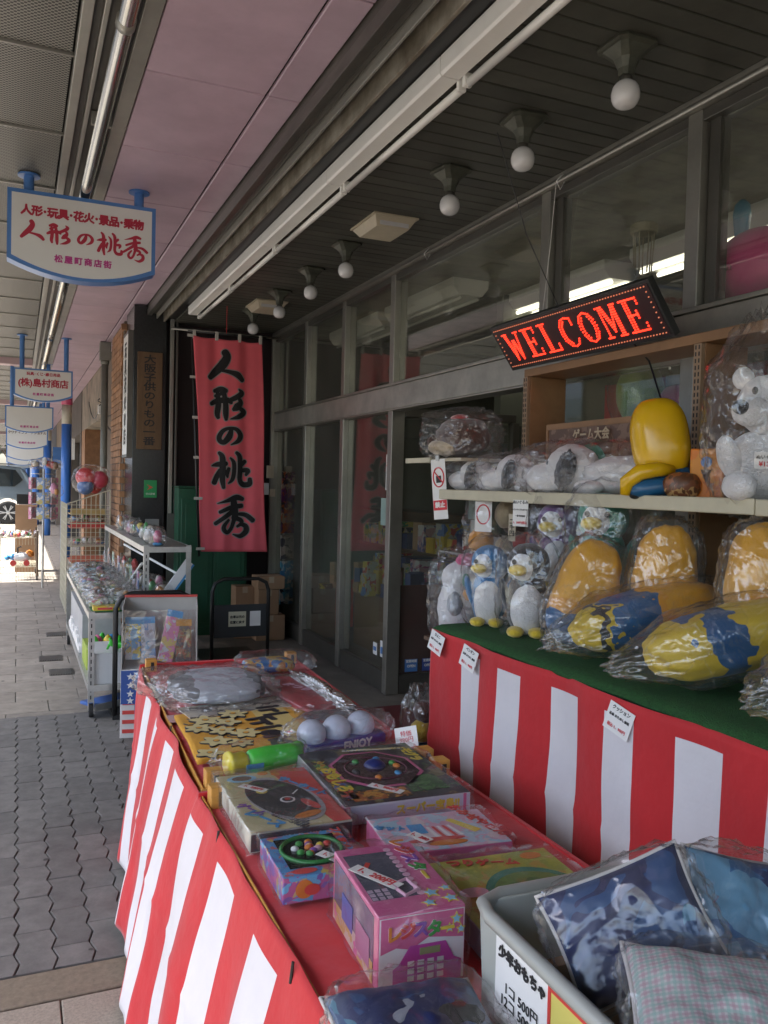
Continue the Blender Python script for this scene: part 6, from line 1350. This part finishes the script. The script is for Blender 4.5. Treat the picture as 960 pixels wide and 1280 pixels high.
MB().box(.14,-.009,.33,.18,-.007,.40).build('tag',paper,t); MB().box(.30,-.009,.37,.39,-.007,.397).build('tag',paper,t)
MB().box(.0,.02,.40,.43,.03,.0+.78).build('back_panel',mat('bin back',(.40,.38,.35),.7,0,.1,4),t,bevel=.004) if False else MB().box(.0,.325,.40,.43,.34,.78).build('back_panel',mat('bin back',(.42,.40,.37),.7,0,.1,4),t,bevel=.004)
for x in (0,.424): MB().prism([(0,.40),(.325,.40),(.325,.78),(.06,.76)],'x',x,x+.006).build('side_panel',MC['bin back'],t)
MB().box(-.003,.318,.778,.433,.345,.79).build('red_edge',ird,t)
MB().box(.006,.03,.395,.424,.035,.74).build('clear_front',filmt,t)
for k,(x,z,h,m_) in enumerate(((.06,.44,.24,pmat('pack a',[(.1,.25,.5),(.5,.4,.05),(.5,.5,.5),(.12,.3,.5)],24,.3,.5,31)),(.15,.42,.26,pmat('pack b',[(.35,.35,.4),(.5,.5,.55),(.15,.3,.5),(.3,.3,.3)],20,.3,.5,32)),(.24,.42,.30,pmat('pack c',[(.55,.15,.3),(.55,.4,.1),(.5,.5,.55),(.6,.2,.35)],24,.3,.5,33)),(.35,.42,.24,pmat('pack d',[(.12,.11,.08),(.25,.2,.08),(.08,.08,.08),(.3,.1,.05)],24,.3,.5,34)))):
    x+=.0; p_=thing('toy_packet',['blue and yellow toy packet in the star box','clear toy packet second in the star box','pink toy packet leaning in the star box','dark toy packet at the right of the star box'][k],'packet',(.575+x,5.10-.12*x,z),0,None,rot=(R(-8),R((0,-3,12,0)[k]),R(-8)))
    MB().box(-.045,0,0,.045,.012,h).build('pack',m_,p_,bevel=.004); MB().box(-.046,-.002,h-.03,.046,.0,h+.01).build('header',ibl if k!=3 else woodo,p_)
ht2=thing('cart_handle','black tubular handle of a folded trolley behind the star box','trolley',(.60,5.42,-.02))
MB().tube([(-.03,0,.05),(-.03,0,.72),(0,0,.78),(.06,0,.81),(.36,0,.81),(.42,0,.78),(.45,0,.70),(.45,0,.05)],.016,10).build('handle',black,ht2,smooth=True); MB().box(-.04,-.0,.02,.46,.5,.05).build('deck',black,ht2)
# slotted angle carts
def angle_post(h): 
    q=MB(); q.box(0,0,0,.035,.003,h); q.box(0,.003,0,.003,.035,h)
    return q
slotm=MB()
def cart(name,label,x0,y0,x1,y1,levels,ztop,wheels=True,z0=.10):
    t=thing(name,label,'cart',(x0,y0,0)); W,L=x1-x0,y1-y0
    for (x,y,r_) in ((0,0,0),(W,0,PI/2),(W,L,PI),(0,L,-PI/2)):
        q=angle_post(ztop-z0); o=q.build('post',steel,t,(x,y,z0),(0,0,r_))
        s_=MB()
        for k in range(int((ztop-z0)/.045)): s_.box(.012,-.0012,.02+k*.045,.019,-.0003,.045+k*.045)
        s_.build('slots',black,o)
    for z in levels:
        MB().box(.004,.004,z,W-.004,L-.004,z+.006).build('shelf',steel,t)
        for a in ((.0036,-.002,z-.03,W-.0036,.0,z+.008),(.0036,L,z-.03,W-.0036,L+.002,z+.008),(-.002,.0036,z-.03,0,L-.0036,z+.008),(W,.0036,z-.03,W+.002,L-.0036,z+.008)): MB().box(*a).build('shelf_lip',steel,t)
    if wheels:
        for x in (.02,W-.02):
            for y in (.03,L-.03):
                c=MB().tube([(x-.012,y,.045),(x+.012,y,.045)],.042,18).build('caster',blkrub,t); MB().box(x-.018,y-.012,.045,x-.014,y+.025,.10).build('fork',steel,c); MB().box(x+.014,y-.012,.045,x+.018,y+.025,.10).build('fork',steel,c)
    return t
cart('shelf_cart','lower steel shelf cart on casters with film wrapped goods',.42,5.5,.76,8.05,(.20,.655),.672)
cart('shelf_cart','taller steel rack behind the low cart carrying figures',.80,5.9,1.12,8.7,(.62,1.035),1.052,False,0)
for o in (MB().tube([(.80,6.0,.92),(.80,7.6,.45)],.010,8).build('brace',white),): tag(o,'diagonal white brace on the tall steel rack','brace')
tag(MB().tube([(1.12,5.95,.80),(.84,7.4,.95)],.009,8).build('brace',white),'second thin white brace across the steel rack','brace')
MB().box(.44,5.52,.664,.74,8.0,.672).build('green_liner',mat('green liner',(.03,.16,.05),.7,0,.1,4)); tag(bpy.data.objects['green_liner'],'green liner sheet on the low cart top','sheet')
t=thing('blue_sheet','turquoise plastic sheet at the far end of the low cart','sheet',(.44,7.6,.675)); MB().box(0,0,0,.30,.4,.02).build('sheet',mat('turquoise',(.05,.35,.45),.4,0,.1,5),t)
MB().box(.445,5.51,.674,.0+.60,5.60,.70).build('yellow_box',mat('yellow carton',(.62,.46,.04),.45,0,.05,6)); tag(bpy.data.objects['yellow_box'],'yellow carton with red marks on the near cart corner','box'); MB().box(.47,5.508,.68,.56,5.5095,.694).build('red_print',ird,bpy.data.objects['yellow_box'])
MB().box(.60,5.52,.674,.74,5.66,.75).build('grey_carton',mat('grey carton',(.34,.34,.33),.6,0,.1,6)); tag(bpy.data.objects['grey_carton'],'grey carton beside the yellow one on the cart','box')
tp=[im('toy w',(.65,.64,.62)),ird,im('toy o',(.6,.28,.08)),im('toy y',(.6,.5,.12)),im('toy b',(.12,.25,.5)),im('toy g',(.1,.35,.12)),im('toy p',(.6,.25,.38)),im('toy br',(.25,.15,.09)),im('toy w2',(.55,.5,.42))]
rg=random.Random(11)
adjs=['white','red','orange','yellow','blue','green','pink','brown','cream']
def bagtoy(loc,s,n,label,group,tall=1,bm=None):
    k0=rg.randrange(9); t=thing('bagged_toy',label,'bagged toy',loc,rg.uniform(0,3),group)
    for i in range(n):
        blob('toy',tp[(k0+i*rg.randint(1,4))%9],t,(rg.uniform(-.5,.5)*s,rg.uniform(-.5,.5)*s,rg.uniform(.3,.8)*s*tall),(s*rg.uniform(.25,.5),s*rg.uniform(.25,.5),s*rg.uniform(.3,.55)*tall),rg.randint(0,99),.15,3,2.3,2)
    bag(t,(0,0,s*.55*tall),(s*.95,s*.95,s*.62*tall),rg.randint(0,99),bm or filmh,.3,2.8,2.6,3); return t
pos=['near corner','front','left edge','middle','right side','back','far left','far middle','far right','end']
k=0
for j in range(9):
    for i in range(2):
        y=5.75+j*.24+rg.uniform(-.03,.03); x=.51+i*.15+rg.uniform(-.02,.02)
        bagtoy((x,y,.676),rg.uniform(.06,.085),3,'film wrapped toy on the low cart, row %s from the near end, %s side'%(['one','two','three','four','five','six','seven','eight','nine'][j],['pavement','wall'][i]),'wrapped toys on the low cart top',.7)
for j in range(13):
    y=6.0+j*.2; bagtoy((.88+rg.uniform(-.01,.09),y,1.046),rg.uniform(.045,.07),2,'small bagged figure on the tall rack, number %s along from the near post'%(['one','two','three','four','five','six','seven','eight','nine','ten','eleven','twelve','thirteen'][j]),'small bagged figures on the tall rack',1.7)
for j in range(7):
    y=6.0+j*.36; bagtoy((.95,y,.63),rg.uniform(.05,.085),3,'bagged toy on the middle shelf of the tall rack, place %s'%(['one','two','three','four','five','six','seven'][j]),'bagged toys on the middle shelf',1.8)
t=thing('bagged_toy','pink and blue doll in a clear blister at the near post of the rack','bagged toy',(.90,5.97,1.046)); blob('doll',ppink,t,(0,0,.06),(.03,.025,.05),5,.1); blob('base',ibl,t,(0,0,.012),(.035,.03,.014),5,.05); bag(t,(0,0,.065),(.05,.045,.075),5,filmt,.1,2.5,3,4)
t=thing('toy_packet','blue edged toy packet leaning diagonally on the rack end','packet',(.97,5.96,.72),0,rot=(0,R(35),0)); MB().box(-.03,0,0,.03,.012,.26).build('pack',iwh,t); MB().box(.031,-.001,.0,.045,.013,.26).build('edge',ibl,t)
for k,(y,l) in enumerate(((5.85,'crumpled clear sheet over the near goods of the low cart'),(6.6,'crumpled clear sheet over the middle goods of the low cart'),(7.35,'crumpled clear sheet over the far goods of the low cart'))):
    t=thing('film_sheet',l,'plastic sheet',(.585,y,.70)); bag(t,(0,0,.03),(.17,.34,.07),200+k,filmh,.35,3.4,3,5)
for k in range(6):
    t=thing('hanging_packet','clear hanging toy packet on the tall rack side, place %s'%['one','two','three','four','five','six'][k],'packet',(.80,6.2+k*.42,.80),0,'packets hanging on the tall rack side'); MB().box(-.004,-.05,-.12,.004,.05,.05).build('card',pmat('hang %d'%(k%3),[[(.6,.25,.35),(.6,.6,.6),(.2,.3,.55)],[(.65,.65,.62),(.5,.4,.1),(.15,.4,.3)],[(.6,.6,.6),(.55,.3,.2),(.3,.3,.35)]][k%3],20,.3,.5,k),t); bag(t,(-.02,0,-.05),(.03,.06,.08),210+k,filmh,.25,3,3,3)
for k in range(5):
    t=thing('display_packet','stacked toy packets on the low cart edge, pile %s from the star box'%['one','two','three','four','five'][k],'packet',(.44,5.75+k*.45,.676),0,'packets along the low cart edge',rot=(0,R(-12),rg.uniform(-.3,.3))); MB().box(0,-.07,0,.09,.07,.035).build('pack',pmat('edge %d'%(k%3),[[(.65,.65,.65),(.5,.1,.12),(.6,.6,.3)],[(.6,.6,.62),(.15,.3,.5),(.6,.4,.4)],[(.7,.7,.68),(.6,.55,.5),(.2,.4,.3)]][k%3],16,.3,.5,k),t,bevel=.004)
# lower cart shelf contents
MB().box(.45,5.53,.206,.72,5.95,.40).build('white_carton',mat('white carton',(.60,.60,.60),.6,0,.06,6)); tag(bpy.data.objects['white_carton'],'white carton on the lower cart shelf behind the green toys','box')
t=thing('green_basket','lime green basket with bright toys on the lower cart shelf','basket',(.44,5.95,.206)); MB().box(0,0,0,.26,.4,.15).build('basket',mat('lime basket',(.32,.42,.05),.5,0,.1,5),t,bevel=.005)
for k in range(6): blob('toy',[gpl,ppink,gpl,iye,ibl,ior][k],t,(.05+.03*k,.03+.05*(k%3),.18),(.03,.03,.05),k,.3,3,2,2)
t=thing('toy_creature','bright green plastic toy on top of the white carton','toy',(.60,5.58,.402)); 
for k in range(5): a=k*1.3; MB().tube([(0,0,.03),(.05*math.cos(a),.03*math.sin(a),.05),(.07*math.cos(a),.05*math.sin(a),.09 if k%2 else .01)],[.022,.014,.008],8).build('limb',gpl,t,smooth=True)
MB().box(.45,6.5,.206,.72,7.9,.5).build('grey_goods_box',mat('goods grey',(.38,.39,.40),.5,0,.15,6)); tag(bpy.data.objects['grey_goods_box'],'long pale box of goods on the lower cart shelf','box')
for k in range(7): 
    o=MB().box(.43,6.55+k*.19,.21+.0,.449,6.70+k*.19,.26+.03*(k%3)).build('leaflet',paper,bpy.data.objects['grey_goods_box'])
t=thing('blue_platform','blue flat dolly pushed under the near cart','dolly',(.56,5.66,.06),R(30)); MB().box(-.16,-.08,0,.16,.08,.02).build('deck',mat('dolly blue',(.06,.14,.40),.4,0,.1,5),t,bevel=.004)
MB().box(-.16,-.085,-.02,.16,-.08,.022).build('edge',steel,t)
# mesh rack
mr_=thing('mesh_rack','cream wire mesh rack with sloping top full of bagged toys','rack',(.50,9.75,0)); cw=mat('cream wire',(.55,.52,.40),.4,.2,.05,5)
WX=MB(); 
def ztop(x): return 1.22+.16*x/.45
for i in range(10): x=.45*i/9; WX.tube([(x,0,.02),(x,0,ztop(x))],.0035 if i not in (0,9) else .007,5)
for j in range(24): WX.tube([(0,0,.06+j*.05),(.45,0,.06+j*.05)],.003,5)
WX.tube([(0,0,ztop(0)),(.45,0,ztop(.45))],.007,6)
for i in range(12): y=i*.12; WX.tube([(0,y,.02),(0,y,1.22)],.0035,5)
for j in range(14): WX.tube([(0,0,.06+j*.085),(0,1.35,.06+j*.085)],.003,5)
tag(WX.build('wire_panel',cw,mr_),kind='stuff')
for k,z in enumerate((.25,.50,.75,1.0)):
    MB().box(.02,.02,z,.43,1.3,z+.012).build('shelf',cw,mr_)
for k,z in enumerate((.262,.512,.762,1.012)):
    for i in range(3): bagtoy((.60+i*.13,9.90+.12*(i%2),z),.068,3,'bagged toys in the mesh rack, %s shelf, %s spot'%(['bottom','second','third','top'][k],['left','centre','right'][i]),'bagged toys in the mesh rack',1)
for z,c,l in ((.95,ird,'red tray behind the wire mesh near the top'),(.58,im('tray coral',(.6,.16,.10)),'coral tray in the middle of the mesh rack'),(1.10,im('tray ochre',(.45,.32,.12)),'ochre box under the bagged balls')):
    t=thing('rack_tray',l,'tray',(.54,9.80,z)); MB().box(0,0,0,.36,.02,.07).build('front',c,t,bevel=.003); MB().box(0,.02,0,.36,.5,.01).build('base',c,t)
t=thing('ball_bag','big clear bag of red and blue play balls on top of the mesh rack','bag',(.76,9.95,1.36))
for c,m_,r_ in (((-.06,0,.16),mat('ball red',(.60,.03,.04),.3,0,.05,3),.105),((.09,.03,.13),mat('ball crimson',(.55,.03,.10),.3,0,.05,3),.10),((-.06,-.02,.05),mat('ball blue',(.05,.15,.42),.3,0,.05,3),.09),((.05,.1,.05),MC['ball red'],.08)): blob('ball',m_,t,c,(r_,r_,r_),0,0,1,2,3)
bag(t,(0,0,.13),(.20,.20,.17),14,film,.15,2.2,2.4,5)
# spinner rack
sr=thing('spinner_rack','tall spinning rack covered in hanging toy packs beyond the mesh rack','rack',(.33,12.3,0)); MB().tube([(0,0,0),(0,0,1.62)],.015,8).build('pole',steel,sr)
for k in range(4): MB().tube([(.16*math.cos(a*PI/8),.16*math.sin(a*PI/8),.95+k*.2) for a in range(16)],.004,5,closed=True).build('ring',steel,sr)
for k in range(3):
    for i in range(6):
        a=i*PI/3+.3; o=MB().box(-.05,-.01,-.16,.05,.01,0).build('hanging_pack',pmat('spin %d'%(i%3),[[(.6,.3,.4),(.6,.55,.5),(.5,.12,.25)],[(.6,.6,.58),(.5,.4,.1),(.2,.3,.5)],[(.55,.55,.55),(.6,.3,.35),(.3,.3,.3)]][i%3],18,.3,.5,i),sr,(.17*math.cos(a),.17*math.sin(a),1.5-k*.2),(0,0,a+PI/2),bevel=.003)
for i,(x,z,m_) in enumerate(((-.1,1.62,'pink'),(.03,1.64,'brown'),(.14,1.62,'yellow'))): bagtoy((.33+x,12.3,z),.10,2,'bagged soft toy on the spinner rack top, %s one'%['left','middle','right'][i],'bagged toys topping the spinner rack',1.1,film)
bagtoy((.47,11.9,1.25),.10,3,'clear bag of small toys hung right of the spinner rack','bags by the spinner rack',1.4,film)
MB().box(-.02,14.4,.0,.30,14.7,1.06).build('brown_carton',card); tag(bpy.data.objects['brown_carton'],'tall plain brown carton behind the far toy cart','box'); MB().box(.0,14.9,1.06,.36,15.1,1.22).build('dark_case',black); tag(bpy.data.objects['dark_case'],'dark case above the tall brown carton','case')
# far toy cart
fc=thing('toy_cart','low wire toy cart with brown posts far along the pavement','cart',(-.24,13.2,0))
for x in (0,.52):
    for y in (0,1.0): MB().tube([(x,y,.06),(x,y,.72)],.016,8).build('post',mat('brown post',(.13,.09,.06),.5,.2,.1,5),fc); inst('wheel',MB().tube([(-.012,0,0),(.012,0,0)],.035,14).mesh('wheel',blkrub),fc,(x,y,.036))
for z in (.20,.62):
    g_=MB()
    for i in range(14): g_.tube([(.52*i/13,0,z),(.52*i/13,1.0,z)],.003,4)
    for j in range(12): g_.tube([(0,j/11,z),(.52,j/11,z)],.003,4)
    for i in range(14): g_.tube([(.52*i/13,0,z),(.52*i/13,0,z-.10)],.002,4)
    tag(g_.build('wire_shelf',cw,fc),kind='stuff')
for i in range(5):
    for j in range(2): bagtoy((-.19+i*.105,13.3+j*.35,.625),.075,3,'bagged figures on the far toy cart top, %s, %s row'%(['far left','left','centre','right','far right'][i],['front','back'][j]),'bagged figures on the far toy cart',1,film)
t=thing('toy_vehicle','white orange and blue toy ride-on on the far cart lower shelf','toy',(.02,13.35,.205)); blob('body',iwh,t,(.05,0,.13),(.14,.09,.07),3,.1); blob('rear',ior,t,(.16,0,.17),(.06,.07,.06),3,.1); blob('front',ibl,t,(-.06,0,.13),(.06,.06,.05),4,.1); MB().tube([(0,-.05,.16),(0,0,.26),(.05,0,.28)],.012,8).build('handle',black,t)
for x in (-.06,.12): MB().tube([(x,-.10,.045),(x,-.06,.045)],.042,16).build('wheel',ird,t)
blob('ball',ibl,t,(-.14,-.02,.12),(.04,.04,.04),0,0)
